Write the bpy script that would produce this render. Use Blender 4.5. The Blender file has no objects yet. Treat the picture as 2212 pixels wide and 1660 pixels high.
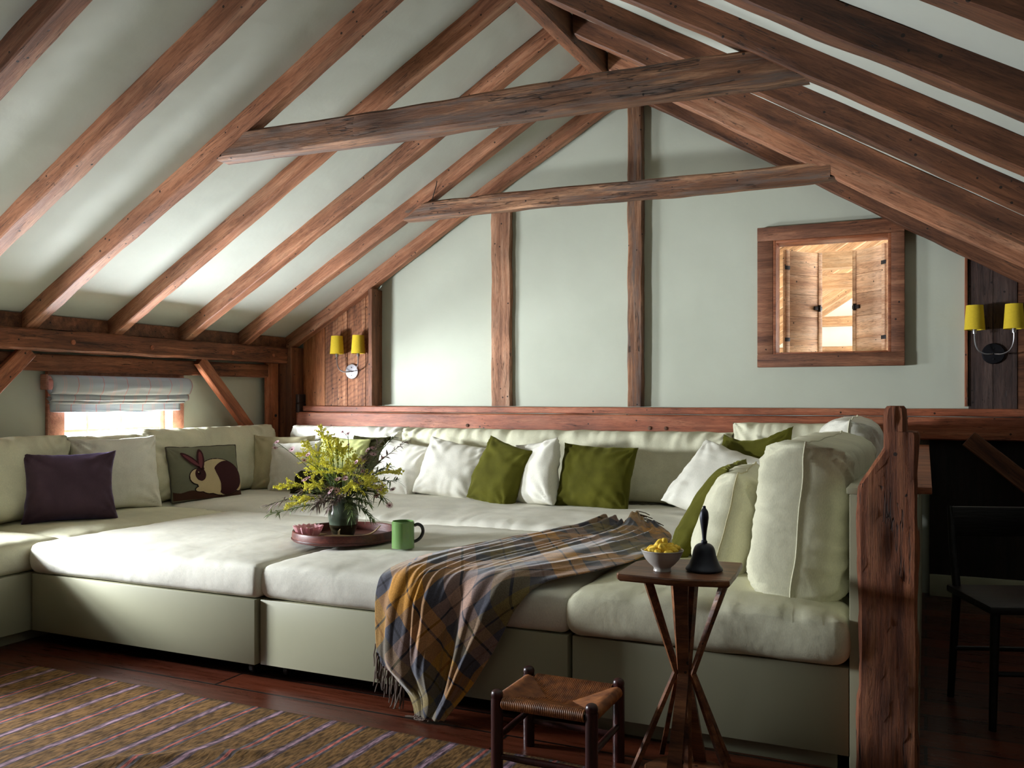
import bpy, bmesh, math, random
from mathutils import Vector, Matrix, noise, Euler

random.seed(7)
scn = bpy.context.scene
COL = scn.collection

# ------------------------------------------------------------------ camera, sky, lights, exposure
TH = math.radians(24.75)
cam_d = bpy.data.cameras.new('camera')
cam_d.sensor_width = 36.0
cam_d.lens = 1939.0 / 2212.0 * 36.0
cam_d.shift_y = 30.0 / 2212.0
cam_d.clip_start = 0.05
cam = bpy.data.objects.new('camera', cam_d)
cam.location = (0, 0, 1.2)
cam.rotation_euler = (math.pi / 2, 0, TH)
COL.objects.link(cam)
scn.camera = cam

vs = scn.view_settings
vs.view_transform = 'Standard'
vs.look = 'None'
vs.gamma = 1.0
vs.exposure = 0.0
vs.use_curve_mapping = False

world = bpy.data.worlds.new('sky')
scn.world = world
world.use_nodes = True
bgn = world.node_tree.nodes['Background']
bgn.inputs[0].default_value = (0.86, 0.93, 1.0, 1)
bgn.inputs[1].default_value = 4.0
scn.cycles.use_denoising = True
scn.cycles.max_bounces = 10
scn.cycles.diffuse_bounces = 6
scn.cycles.sample_clamp_indirect = 6.0


def area(name, loc, target, sx, sy, power, color=(1, 1, 1), spread=180):
    d = bpy.data.lights.new(name, 'AREA')
    d.shape = 'RECTANGLE'
    d.size = sx
    d.size_y = sy
    d.energy = power
    d.color = color
    d.spread = math.radians(spread)
    o = bpy.data.objects.new(name, d)
    o.location = loc
    dirv = Vector(target) - Vector(loc)
    o.rotation_euler = dirv.to_track_quat('-Z', 'Y').to_euler()
    COL.objects.link(o)
    return o


# daylight standing outside each window of the room
area('daylight_left_window', (-5.62, 3.72, 1.00), (-3.0, 6.0, 1.30), 1.0, 0.6, 1300, (0.87, 0.93, 1.0))
area('daylight_bounce_from_ground', (-5.16, 4.40, 0.74), (-2.6, 4.40, 2.9), 0.90, 0.30, 420, (0.87, 0.93, 1.0))
area('daylight_near_window', (-5.30, 2.20, 1.10), (-2.0, 4.4, 1.35), 0.6, 0.4, 335, (0.89, 0.945, 1.0))
area('daylight_next_room', (2.3, 9.8, 1.6), (-1.5, 10.2, 2.6), 5.5, 2.0, 420, (1.0, 0.98, 0.95))

# ------------------------------------------------------------------ helpers
KS = 1.03


def K(x, y, z):
    """upper room survey scaled about the eye point"""
    return Vector((x * KS, y * KS, 1.2 + (z - 1.2) * KS))


def lin(c):
    c = c / 255.0
    return c / 12.92 if c <= 0.04045 else ((c + 0.055) / 1.055) ** 2.4


def rgb(r, g, b):
    return (lin(r), lin(g), lin(b), 1.0)


def make_mesh(name, verts, faces, mat=None, parent=None, smooth=True, angle=40, uvs=None, loc=None, M=None):
    me = bpy.data.meshes.new(name)
    me.from_pydata([tuple(v) for v in verts], [], faces)
    if uvs is not None:
        ul = me.uv_layers.new(name='UVMap')
        for li, l in enumerate(me.loops):
            ul.data[li].uv = uvs[l.vertex_index]
    if smooth:
        me.shade_smooth()
        if angle < 180:
            me.set_sharp_from_angle(angle=math.radians(angle))
    if mat:
        me.materials.append(mat)
    me.update()
    o = bpy.data.objects.new(name, me)
    COL.objects.link(o)
    if parent:
        o.parent = parent
    if M is not None:
        o.matrix_local = M
    elif loc is not None:
        o.location = loc
    return o


def empty(name, loc=(0, 0, 0), rz=0.0):
    o = bpy.data.objects.new(name, None)
    o.empty_display_size = 0.1
    o.location = loc
    o.rotation_euler = (0, 0, rz)
    COL.objects.link(o)
    return o


def tag(o, label, cat, group=None, kind=None):
    if label:
        o['label'] = label
    if cat:
        o['category'] = cat
    if group:
        o['group'] = group
    if kind:
        o['kind'] = kind
    return o


def struct(o):
    o['kind'] = 'structure'
    return o


class MB:
    def __init__(s):
        s.v = []
        s.f = []

    def add(s, vs_, fs_, M=None):
        n = len(s.v)
        for v in vs_:
            v = Vector(v)
            if M is not None:
                v = M @ v
            s.v.append(v)
        for f in fs_:
            s.f.append([i + n for i in f])

    def box(s, x0, x1, y0, y1, z0, z1, M=None):
        vs_ = [(x, y, z) for x in (x0, x1) for y in (y0, y1) for z in (z0, z1)]
        fs_ = [(0, 1, 3, 2), (4, 6, 7, 5), (0, 4, 5, 1), (2, 3, 7, 6), (0, 2, 6, 4), (1, 5, 7, 3)]
        s.add(vs_, fs_, M)

    def bbox(s, x0, x1, y0, y1, z0, z1, b=0.004, M=None):
        """bevelled box"""
        bm = bmesh.new()
        vs_ = [bm.verts.new((x, y, z)) for x in (x0, x1) for y in (y0, y1) for z in (z0, z1)]
        for f in [(0, 1, 3, 2), (4, 6, 7, 5), (0, 4, 5, 1), (2, 3, 7, 6), (0, 2, 6, 4), (1, 5, 7, 3)]:
            bm.faces.new([vs_[i] for i in f])
        bmesh.ops.bevel(bm, geom=bm.edges[:] + bm.verts[:], offset=b, segments=2, affect='EDGES', profile=0.5)
        bm.verts.index_update()
        s.add([v.co.copy() for v in bm.verts], [[v.index for v in f.verts] for f in bm.faces], M)
        bm.free()

    def tube(s, pts, rad, n=8, cap=True):
        pts = [Vector(p) for p in pts]
        if not isinstance(rad, (list, tuple)):
            rad = [rad] * len(pts)
        base = len(s.v)
        a = None
        for i, p in enumerate(pts):
            if i == 0:
                t = pts[1] - p
            elif i == len(pts) - 1:
                t = p - pts[i - 1]
            else:
                t = pts[i + 1] - pts[i - 1]
            t = t.normalized() if t.length > 1e-9 else Vector((0, 0, 1))
            if a is None:
                a = t.orthogonal().normalized()
            else:
                a = a - t * a.dot(t)
                a = a.normalized() if a.length > 1e-6 else t.orthogonal().normalized()
            b = t.cross(a).normalized()
            for k in range(n):
                an = 2 * math.pi * k / n
                s.v.append(p + (a * math.cos(an) + b * math.sin(an)) * rad[i])
        for i in range(len(pts) - 1):
            for k in range(n):
                k2 = (k + 1) % n
                s.f.append([base + i * n + k, base + i * n + k2, base + (i + 1) * n + k2, base + (i + 1) * n + k])
        if cap:
            s.f.append([base + k for k in range(n)][::-1])
            e = base + (len(pts) - 1) * n
            s.f.append([e + k for k in range(n)])

    def lathe(s, prof, n=32, M=None, closed=False):
        vs_ = []
        fs_ = []
        for (r, z) in prof:
            for k in range(n):
                a = 2 * math.pi * k / n
                vs_.append((r * math.cos(a), r * math.sin(a), z))
        for i in range(len(prof) - 1):
            for k in range(n):
                k2 = (k + 1) % n
                fs_.append((i * n + k, i * n + k2, (i + 1) * n + k2, (i + 1) * n + k))
        s.add(vs_, fs_, M)

    def build(s, name, mat, parent=None, smooth=True, angle=40, M=None, loc=None):
        return make_mesh(name, s.v, s.f, mat, parent, smooth, angle, None, loc, M)


# ------------------------------------------------------------------ materials
def new_mat(name):
    m = bpy.data.materials.new(name)
    m.use_nodes = True
    nt = m.node_tree
    nt.nodes.clear()
    out = nt.nodes.new('ShaderNodeOutputMaterial')
    bs = nt.nodes.new('ShaderNodeBsdfPrincipled')
    nt.links.new(bs.outputs[0], out.inputs[0])
    return m, nt, bs


def N(nt, typ, **kw):
    n = nt.nodes.new(typ)
    for k, v in kw.items():
        if k.startswith('i_'):
            key = k[2:]
            n.inputs[int(key) if key.isdigit() else key].default_value = v
        else:
            setattr(n, k, v)
    return n


def ramp(nt, stops, interp='LINEAR'):
    r = nt.nodes.new('ShaderNodeValToRGB')
    r.color_ramp.interpolation = interp
    el = r.color_ramp.elements
    while len(el) < len(stops):
        el.new(0.5)
    for e, (p, c) in zip(el, stops):
        e.position = p
        e.color = c if len(c) == 4 else (*c, 1)
    return r


def mathn(nt, op, a=None, b=None, c=None):
    n = nt.nodes.new('ShaderNodeMath')
    n.operation = op
    for i, x in enumerate((a, b, c)):
        if x is None:
            continue
        if isinstance(x, (int, float)):
            n.inputs[i].default_value = x
        else:
            nt.links.new(x, n.inputs[i])
    return n.outputs[0]


def mix(nt, fac, a, b, blend='MIX'):
    n = nt.nodes.new('ShaderNodeMix')
    n.data_type = 'RGBA'
    n.blend_type = blend
    if isinstance(fac, (int, float)):
        n.inputs[0].default_value = fac
    else:
        nt.links.new(fac, n.inputs[0])
    for i, x in ((6, a), (7, b)):
        if isinstance(x, tuple):
            n.inputs[i].default_value = x
        else:
            nt.links.new(x, n.inputs[i])
    return n.outputs[2]


def wood(name, dark, mid, light, rough=0.6, stretch=1.0, bump=0.35, cracks=0.5, holes=True, grey=None, sawmarks=False,
         world_axis=None, grain=1.0, spec=0.35):
    """grain runs along the local X axis of the timber"""
    m, nt, bs = new_mat(name)
    L = nt.links
    tc = N(nt, 'ShaderNodeTexCoord')
    oi = N(nt, 'ShaderNodeObjectInfo')
    add = N(nt, 'ShaderNodeVectorMath', operation='ADD')
    sc = N(nt, 'ShaderNodeVectorMath', operation='SCALE')
    cmb = N(nt, 'ShaderNodeCombineXYZ')
    L.new(oi.outputs['Random'], cmb.inputs[0])
    L.new(oi.outputs['Random'], cmb.inputs[1])
    L.new(cmb.outputs[0], sc.inputs[0])
    sc.inputs['Scale'].default_value = 37.0
    L.new(tc.outputs['Object'], add.inputs[0])
    L.new(sc.outputs[0], add.inputs[1])
    mp = N(nt, 'ShaderNodeMapping')
    if world_axis == 'Z':
        mp.inputs['Scale'].default_value = (16 * grain, 16 * grain, 1.3 * stretch)
    elif world_axis == 'Y':
        mp.inputs['Scale'].default_value = (16 * grain, 1.3 * stretch, 16 * grain)
    else:
        mp.inputs['Scale'].default_value = (1.3 * stretch, 16 * grain, 16 * grain)
    L.new(add.outputs[0], mp.inputs[0])
    # warp
    n0 = N(nt, 'ShaderNodeTexNoise', i_Scale=0.9, i_Detail=3.0)
    L.new(mp.outputs[0], n0.inputs['Vector'])
    vm = N(nt, 'ShaderNodeVectorMath', operation='MULTIPLY_ADD')
    L.new(n0.outputs['Color'], vm.inputs[0])
    vm.inputs[1].default_value = (1.1, 1.1, 1.1)
    L.new(mp.outputs[0], vm.inputs[2])
    n1 = N(nt, 'ShaderNodeTexNoise', i_Scale=1.1, i_Detail=6.0, i_Roughness=0.62)
    L.new(vm.outputs[0], n1.inputs['Vector'])
    r1 = ramp(nt, [(0.28, dark), (0.5, mid), (0.72, light)])
    L.new(n1.outputs['Fac'], r1.inputs[0])
    # fine grain
    n2 = N(nt, 'ShaderNodeTexNoise', i_Scale=10.0, i_Detail=5.0, i_Roughness=0.75)
    L.new(vm.outputs[0], n2.inputs['Vector'])
    r2 = ramp(nt, [(0.34, (0.38, 0.38, 0.38)), (0.55, (1.05, 1.05, 1.05))])
    L.new(n2.outputs['Fac'], r2.inputs[0])
    col = mix(nt, 0.75, r1.outputs[0], r2.outputs[0], 'MULTIPLY')
    # blotches
    n3 = N(nt, 'ShaderNodeTexNoise', i_Scale=2.2, i_Detail=3.0)
    L.new(add.outputs[0], n3.inputs['Vector'])
    r3 = ramp(nt, [(0.4, (0.62, 0.6, 0.6)), (0.62, (1.12, 1.08, 1.05))])
    L.new(n3.outputs['Fac'], r3.inputs[0])
    col = mix(nt, 0.7, col, r3.outputs[0], 'MULTIPLY')
    if grey is not None:
        n4 = N(nt, 'ShaderNodeTexNoise', i_Scale=1.7, i_Detail=5.0, i_Roughness=0.7)
        L.new(mp.outputs[0], n4.inputs['Vector'])
        r4 = ramp(nt, [(0.47, (0, 0, 0)), (0.62, (1, 1, 1))])
        L.new(n4.outputs['Fac'], r4.inputs[0])
        col = mix(nt, r4.outputs[0], col, grey)
    hgt = n1.outputs['Fac']
    # cracks
    if cracks > 0:
        mc = N(nt, 'ShaderNodeMapping')
        mc.inputs['Scale'].default_value = {'Z': (9, 9, .55), 'Y': (9, .55, 9), None: (.55, 9, 9)}[world_axis]
        L.new(add.outputs[0], mc.inputs[0])
        nc = N(nt, 'ShaderNodeTexNoise', i_Scale=2.0, i_Detail=4.0, i_Roughness=0.6)
        L.new(mc.outputs[0], nc.inputs['Vector'])
        a = mathn(nt, 'SUBTRACT', nc.outputs['Fac'], 0.5)
        a = mathn(nt, 'ABSOLUTE', a)
        a = mathn(nt, 'DIVIDE', a, 0.012 * cracks)
        a = mathn(nt, 'MINIMUM', a, 1.0)
        ng = N(nt, 'ShaderNodeTexNoise', i_Scale=2.5, i_Detail=1.0)
        L.new(add.outputs[0], ng.inputs['Vector'])
        gate = mathn(nt, 'GREATER_THAN', ng.outputs['Fac'], 0.52)
        inv = mathn(nt, 'SUBTRACT', 1.0, a)
        inv = mathn(nt, 'MULTIPLY', inv, gate)
        col = mix(nt, mathn(nt, 'MULTIPLY', inv, 0.85), col, (0.012, 0.007, 0.004, 1))
        hgt = mathn(nt, 'SUBTRACT', hgt, mathn(nt, 'MULTIPLY', inv, 0.5))
    if holes:
        vo = N(nt, 'ShaderNodeTexVoronoi', i_Scale=16.0)
        L.new(add.outputs[0], vo.inputs['Vector'])
        h = mathn(nt, 'LESS_THAN', vo.outputs['Distance'], 0.10)
        nh = N(nt, 'ShaderNodeTexNoise', i_Scale=1.6)
        L.new(add.outputs[0], nh.inputs['Vector'])
        g = mathn(nt, 'GREATER_THAN', nh.outputs['Fac'], 0.5)
        h = mathn(nt, 'MULTIPLY', h, g)
        col = mix(nt, mathn(nt, 'MULTIPLY', h, 0.9), col, (0.01, 0.006, 0.004, 1))
    if sawmarks:
        ms = N(nt, 'ShaderNodeMapping')
        ms.inputs['Rotation'].default_value = (0, math.radians(28), 0)
        L.new(add.outputs[0], ms.inputs[0])
        wv = N(nt, 'ShaderNodeTexWave', i_Scale=9.0, i_Distortion=7.0)
        wv.bands_direction = 'Z'
        wv.inputs['Detail'].default_value = 2.0
        L.new(ms.outputs[0], wv.inputs['Vector'])
        rs = ramp(nt, [(0.15, (0.45, 0.4, 0.4)), (0.5, (1, 1, 1))])
        L.new(wv.outputs['Fac'], rs.inputs[0])
        col = mix(nt, 0.45, col, rs.outputs[0], 'MULTIPLY')
    L.new(col, bs.inputs['Base Color'])
    bs.inputs['Roughness'].default_value = rough
    bs.inputs['Specular IOR Level'].default_value = spec
    hs = mathn(nt, 'MULTIPLY_ADD', n2.outputs['Fac'], 0.35, hgt)
    bp = N(nt, 'ShaderNodeBump', i_Strength=bump, i_Distance=0.012)
    L.new(hs, bp.inputs['Height'])
    L.new(bp.outputs[0], bs.inputs['Normal'])
    return m


def fabric(name, col, rough=0.9, sheen=0.0, weave=420.0, vary=0.08, bump=0.12, sheen_col=None, wr=0.0):
    m, nt, bs = new_mat(name)
    L = nt.links
    tc = N(nt, 'ShaderNodeTexCoord')
    n = N(nt, 'ShaderNodeTexNoise', i_Scale=3.0, i_Detail=4.0, i_Roughness=0.6)
    L.new(tc.outputs['Object'], n.inputs['Vector'])
    r = ramp(nt, [(0.3, (1 - vary * 2,) * 3), (0.7, (1 + vary,) * 3)])
    L.new(n.outputs['Fac'], r.inputs[0])
    c = mix(nt, 1.0, col, r.outputs[0], 'MULTIPLY')
    mp = N(nt, 'ShaderNodeMapping')
    mp.inputs['Scale'].default_value = (1, 1, 0.25)
    L.new(tc.outputs['Object'], mp.inputs[0])
    n2 = N(nt, 'ShaderNodeTexNoise', i_Scale=weave, i_Detail=2.0)
    L.new(mp.outputs[0], n2.inputs['Vector'])
    r2 = ramp(nt, [(0.3, (0.86,) * 3), (0.7, (1.04,) * 3)])
    L.new(n2.outputs['Fac'], r2.inputs[0])
    c = mix(nt, 0.8, c, r2.outputs[0], 'MULTIPLY')
    L.new(c, bs.inputs['Base Color'])
    bs.inputs['Roughness'].default_value = rough
    bs.inputs['Specular IOR Level'].default_value = 0.15
    bs.inputs['Sheen Weight'].default_value = sheen
    if sheen_col:
        bs.inputs['Sheen Tint'].default_value = sheen_col
        bs.inputs['Sheen Roughness'].default_value = 0.35
    # soft creases as bump
    nw = N(nt, 'ShaderNodeTexNoise', i_Scale=5.0, i_Detail=3.0, i_Distortion=0.25)
    L.new(tc.outputs['Object'], nw.inputs['Vector'])
    b0 = N(nt, 'ShaderNodeBump', i_Strength=min(1.0, 1.2 * wr), i_Distance=0.03)
    L.new(nw.outputs['Fac'], b0.inputs['Height'])
    bp = N(nt, 'ShaderNodeBump', i_Strength=bump, i_Distance=0.002)
    L.new(n2.outputs['Fac'], bp.inputs['Height'])
    L.new(b0.outputs[0], bp.inputs['Normal'])
    L.new(bp.outputs[0], bs.inputs['Normal'])
    return m


def simple(name, col, rough=0.5, metal=0.0, spec=0.5, vary=0.1, scale=8.0, bump=0.0, **kw):
    m, nt, bs = new_mat(name)
    L = nt.links
    tc = N(nt, 'ShaderNodeTexCoord')
    n = N(nt, 'ShaderNodeTexNoise', i_Scale=scale, i_Detail=4.0)
    L.new(tc.outputs['Object'], n.inputs['Vector'])
    r = ramp(nt, [(0.3, (1 - vary,) * 3), (0.7, (1 + vary * .5,) * 3)])
    L.new(n.outputs['Fac'], r.inputs[0])
    L.new(mix(nt, 1.0, col, r.outputs[0], 'MULTIPLY'), bs.inputs['Base Color'])
    bs.inputs['Roughness'].default_value = rough
    bs.inputs['Metallic'].default_value = metal
    bs.inputs['Specular IOR Level'].default_value = spec
    for k, v in kw.items():
        bs.inputs[k.replace('_', ' ')].default_value = v
    if bump:
        bp = N(nt, 'ShaderNodeBump', i_Strength=bump, i_Distance=0.01)
        L.new(n.outputs['Fac'], bp.inputs['Height'])
        L.new(bp.outputs[0], bs.inputs['Normal'])
    return m


def plaster(name, col):
    m, nt, bs = new_mat(name)
    L = nt.links
    tc = N(nt, 'ShaderNodeTexCoord')
    n = N(nt, 'ShaderNodeTexNoise', i_Scale=1.6, i_Detail=5.0, i_Roughness=0.6)
    L.new(tc.outputs['Object'], n.inputs['Vector'])
    r = ramp(nt, [(0.3, (0.93, 0.93, 0.92)), (0.7, (1.03, 1.03, 1.03))])
    L.new(n.outputs['Fac'], r.inputs[0])
    L.new(mix(nt, 1.0, col, r.outputs[0], 'MULTIPLY'), bs.inputs['Base Color'])
    bs.inputs['Roughness'].default_value = 0.75
    bs.inputs['Specular IOR Level'].default_value = 0.2
    n2 = N(nt, 'ShaderNodeTexNoise', i_Scale=4.0, i_Detail=5.0, i_Distortion=0.2)
    L.new(tc.outputs['Object'], n2.inputs['Vector'])
    bp = N(nt, 'ShaderNodeBump', i_Strength=0.22, i_Distance=0.03)
    L.new(n2.outputs['Fac'], bp.inputs['Height'])
    L.new(bp.outputs[0], bs.inputs['Normal'])
    return m


def c3(r, g, b):
    return rgb(r, g, b)


M_plaster = plaster('sage_plaster', rgb(187, 191, 175))
M_ceil = plaster('sage_ceiling_plaster', rgb(188, 191, 180))
M_raft = wood('rafter_wood', c3(116, 72, 48), c3(166, 112, 82), c3(200, 150, 118), rough=0.6, cracks=0.6)
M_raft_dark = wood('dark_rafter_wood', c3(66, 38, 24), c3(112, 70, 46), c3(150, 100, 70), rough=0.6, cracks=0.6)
M_hewn = wood('hewn_wood', c3(60, 40, 30), c3(128, 88, 62), c3(190, 146, 112), rough=0.7, bump=0.7, cracks=1.3,
              grey=c3(104, 86, 76))
M_red = wood('red_rail_wood', c3(116, 62, 38), c3(162, 94, 64), c3(190, 126, 92), rough=0.5, cracks=0.5, bump=0.25)
M_brace = wood('brace_wood', c3(116, 62, 38), c3(164, 98, 64), c3(192, 128, 92), rough=0.55)
M_plate = wood('plate_wood', c3(58, 34, 24), c3(128, 78, 52), c3(172, 116, 84), rough=0.7, bump=0.6, cracks=1.0)
M_stud_light = wood('light_stud_wood', c3(96, 62, 44), c3(168, 120, 90), c3(200, 160, 130), rough=0.7, bump=0.6, cracks=1.0)
M_newel = wood('newel_wood', c3(92, 50, 32), c3(152, 90, 58), c3(188, 124, 84), rough=0.8, bump=1.0, cracks=1.2, grain=1.4)
M_plank_l = wood('sawn_plank_wood', c3(108, 66, 42), c3(166, 110, 74), c3(200, 150, 112), rough=0.65, cracks=0.4,
                 sawmarks=True, world_axis='Z')
M_plank_o = wood('orange_plank_wood', c3(118, 66, 36), c3(166, 104, 62), c3(196, 134, 90), rough=0.6, cracks=0.3,
                 world_axis='Z')
M_plank_r = wood('dark_plank_wood', c3(44, 34, 32), c3(78, 60, 54), c3(106, 86, 78), rough=0.6, cracks=0.5, world_axis='Z')
M_stair = wood('stair_space_wood', c3(18, 13, 11), c3(32, 22, 18), c3(44, 32, 26), rough=0.6, cracks=0.3, world_axis='Z')  # the dark of the stair space is put into this wood colour
M_casing = wood('casing_wood', c3(88, 54, 38), c3(140, 92, 66), c3(172, 124, 94), rough=0.65, bump=0.5)
M_shut = wood('shutter_wood', c3(176, 126, 92), c3(214, 172, 136), c3(228, 196, 166), rough=0.6, cracks=0.3, bump=0.2)
M_pink = wood('window_frame_wood', c3(150, 92, 74), c3(186, 130, 108), c3(205, 156, 134), rough=0.5, cracks=0, holes=False, bump=0.1)
M_table = wood('table_wood', c3(54, 30, 20), c3(122, 74, 46), c3(176, 118, 76), rough=0.35, bump=0.25, cracks=0, grain=1.2, spec=0.5)
M_stool = wood('stool_wood', c3(34, 14, 14), c3(62, 26, 24), c3(84, 38, 32), rough=0.35, bump=0.1, cracks=0, holes=False, world_axis='Z', spec=0.5)
M_tray = wood('tray_wood', c3(48, 20, 16), c3(86, 40, 32), c3(112, 58, 46), rough=0.4, bump=0.15, cracks=0, holes=False)
M_linen = fabric('sage_linen', rgb(214, 211, 184), wr=0.28)
M_linen_w = fabric('pale_linen', rgb(226, 223, 209), wr=0.2)
M_linen_t = fabric('tan_linen', rgb(188, 180, 146), wr=0.3)  # tan cloth of the left corner cushion, also used for one seam
M_olive = fabric('olive_velvet', rgb(84, 82, 22), sheen=0.35, sheen_col=rgb(170, 170, 80), vary=0.2, bump=0.2, wr=0.4)
M_olive_d = fabric('dark_olive_velvet', rgb(44, 42, 16), sheen=0.3, sheen_col=rgb(120, 115, 70), vary=0.2, wr=0.4)
M_brown = fabric('aubergine_velvet', rgb(72, 54, 64), sheen=0.7, sheen_col=rgb(150, 140, 190), vary=0.15, wr=0.4)
M_green_l = fabric('light_green_linen', rgb(190, 194, 130), wr=0.3)
M_base = simple('sage_painted_board', rgb(152, 150, 124), rough=0.45, vary=0.04, scale=3)
M_black = simple('black_plastic', rgb(24, 24, 26), rough=0.4)
M_rubber = simple('caster_rubber', rgb(16, 15, 15), rough=0.5)
M_iron = simple('dark_iron', rgb(42, 42, 46), rough=0.45, metal=0.7, vary=0.3, scale=20)
M_bell = simple('bell_metal', rgb(52, 54, 62), rough=0.42, metal=0.55, vary=0.2, scale=12)
M_steel = simple('brushed_steel', rgb(170, 168, 170), rough=0.3, metal=0.9)
M_yshade = simple('yellow_shade_cloth', rgb(208, 180, 52), rough=0.85, spec=0.1, vary=0.06, scale=90)
M_white_in = simple('shade_lining', rgb(225, 218, 190), rough=0.8)
M_vase = simple('green_glaze', rgb(98, 110, 94), rough=0.16, vary=0.35, scale=9)
M_vase_b = simple('brown_glaze', rgb(58, 52, 36), rough=0.2, vary=0.3, scale=9)
M_mug = simple('leaf_green_glaze', rgb(110, 144, 86), rough=0.12, vary=0.12, scale=14)
M_mug_h = simple('black_handle_glaze', rgb(30, 30, 26), rough=0.25)
M_mug_in = simple('pale_glaze', rgb(170, 180, 150), rough=0.2)
M_bowl = simple('white_stoneware', rgb(186, 180, 172), rough=0.35, vary=0.12, scale=20)
M_puff = simple('cheese_puff', rgb(255, 214, 70), rough=0.7, vary=0.12, scale=60, bump=0.3)
M_antler = simple('antler_bone', rgb(196, 170, 130), rough=0.45, vary=0.2, scale=18)
M_pinkglass, _nt, _bs = new_mat('pink_glass')
_bs.inputs['Base Color'].default_value = rgb(252, 200, 206)
_bs.inputs['Roughness'].default_value = 0.05
_bs.inputs['Transmission Weight'].default_value = 0.45
_bs.inputs['IOR'].default_value = 1.45
M_rush = None


# floor boards (along x)
def floor_mat():
    m, nt, bs = new_mat('old_floor_boards')
    L = nt.links
    tc = N(nt, 'ShaderNodeTexCoord')
    br = N(nt, 'ShaderNodeTexBrick', i_Scale=1.0)
    br.offset = 0.5
    br.inputs['Color1'].default_value = rgb(96, 44, 24)
    br.inputs['Color2'].default_value = rgb(56, 28, 20)
    br.inputs['Mortar'].default_value = (0.004, 0.003, 0.002, 1)
    br.inputs['Mortar Size'].default_value = 0.006
    br.inputs['Brick Width'].default_value = 2.7
    br.inputs['Row Height'].default_value = 0.17
    L.new(tc.outputs['Object'], br.inputs['Vector'])
    mp = N(nt, 'ShaderNodeMapping')
    mp.inputs['Scale'].default_value = (1.5, 22, 1)
    L.new(tc.outputs['Object'], mp.inputs[0])
    n = N(nt, 'ShaderNodeTexNoise', i_Scale=2.0, i_Detail=6.0, i_Roughness=0.65)
    L.new(mp.outputs[0], n.inputs['Vector'])
    r = ramp(nt, [(0.3, (0.5, 0.48, 0.46)), (0.7, (1.15, 1.1, 1.05))])
    L.new(n.outputs['Fac'], r.inputs[0])
    L.new(mix(nt, 1.0, br.outputs['Color'], r.outputs[0], 'MULTIPLY'), bs.inputs['Base Color'])
    rr = ramp(nt, [(0.3, (0.22,) * 3), (0.7, (0.42,) * 3)])
    L.new(n.outputs['Fac'], rr.inputs[0])
    L.new(rr.outputs[0], bs.inputs['Roughness'])
    bp = N(nt, 'ShaderNodeBump', i_Strength=0.5, i_Distance=0.01)
    h = mathn(nt, 'MULTIPLY_ADD', n.outputs['Fac'], 0.3, mathn(nt, 'SUBTRACT', 1.0, br.outputs['Fac']))
    L.new(h, bp.inputs['Height'])
    L.new(bp.outputs[0], bs.inputs['Normal'])
    return m


def rug_mat():
    m, nt, bs = new_mat('striped_flatweave')
    L = nt.links
    tc = N(nt, 'ShaderNodeTexCoord')
    sp = N(nt, 'ShaderNodeSeparateXYZ')
    nw = N(nt, 'ShaderNodeTexNoise', i_Scale=2.5, i_Detail=2.0)
    L.new(tc.outputs['Object'], nw.inputs['Vector'])
    L.new(tc.outputs['Object'], sp.inputs[0])
    x = mathn(nt, 'MULTIPLY_ADD', nw.outputs['Fac'], 0.03, sp.outputs[0])
    p = mathn(nt, 'FRACT', mathn(nt, 'DIVIDE', mathn(nt, 'ADD', x, 20.0), 0.248))
    br = rgb(112, 84, 50)
    gy = rgb(88, 82, 84)
    r = ramp(nt, [(0.0, br), (0.17, gy), (0.225, rgb(172, 98, 90)), (0.275, gy), (0.33, br), (0.665, rgb(92, 78, 84)),
                  (0.71, rgb(150, 122, 138)), (0.775, rgb(92, 78, 84)), (0.82, br)], 'CONSTANT')
    L.new(p, r.inputs[0])
    ns = N(nt, 'ShaderNodeTexNoise', i_Scale=90.0, i_Detail=3.0)
    mp = N(nt, 'ShaderNodeMapping')
    mp.inputs['Scale'].default_value = (1.0, 0.28, 1)
    L.new(tc.outputs['Object'], mp.inputs[0])
    L.new(mp.outputs[0], ns.inputs['Vector'])
    rn = ramp(nt, [(0.36, (0.45,) * 3), (0.62, (1.3,) * 3)])
    L.new(ns.outputs['Fac'], rn.inputs[0])
    c = mix(nt, 1.0, r.outputs[0], rn.outputs[0], 'MULTIPLY')
    n2 = N(nt, 'ShaderNodeTexNoise', i_Scale=9.0, i_Detail=4.0)
    L.new(tc.outputs['Object'], n2.inputs['Vector'])
    r2 = ramp(nt, [(0.35, (0.78, 0.76, 0.72)), (0.65, (1.08, 1.05, 1.02))])
    L.new(n2.outputs['Fac'], r2.inputs[0])
    L.new(mix(nt, 1.0, c, r2.outputs[0], 'MULTIPLY'), bs.inputs['Base Color'])
    bs.inputs['Roughness'].default_value = 0.95
    bs.inputs['Specular IOR Level'].default_value = 0.1
    bp = N(nt, 'ShaderNodeBump', i_Strength=0.6, i_Distance=0.004)
    L.new(ns.outputs['Fac'], bp.inputs['Height'])
    L.new(bp.outputs[0], bs.inputs['Normal'])
    return m


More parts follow.
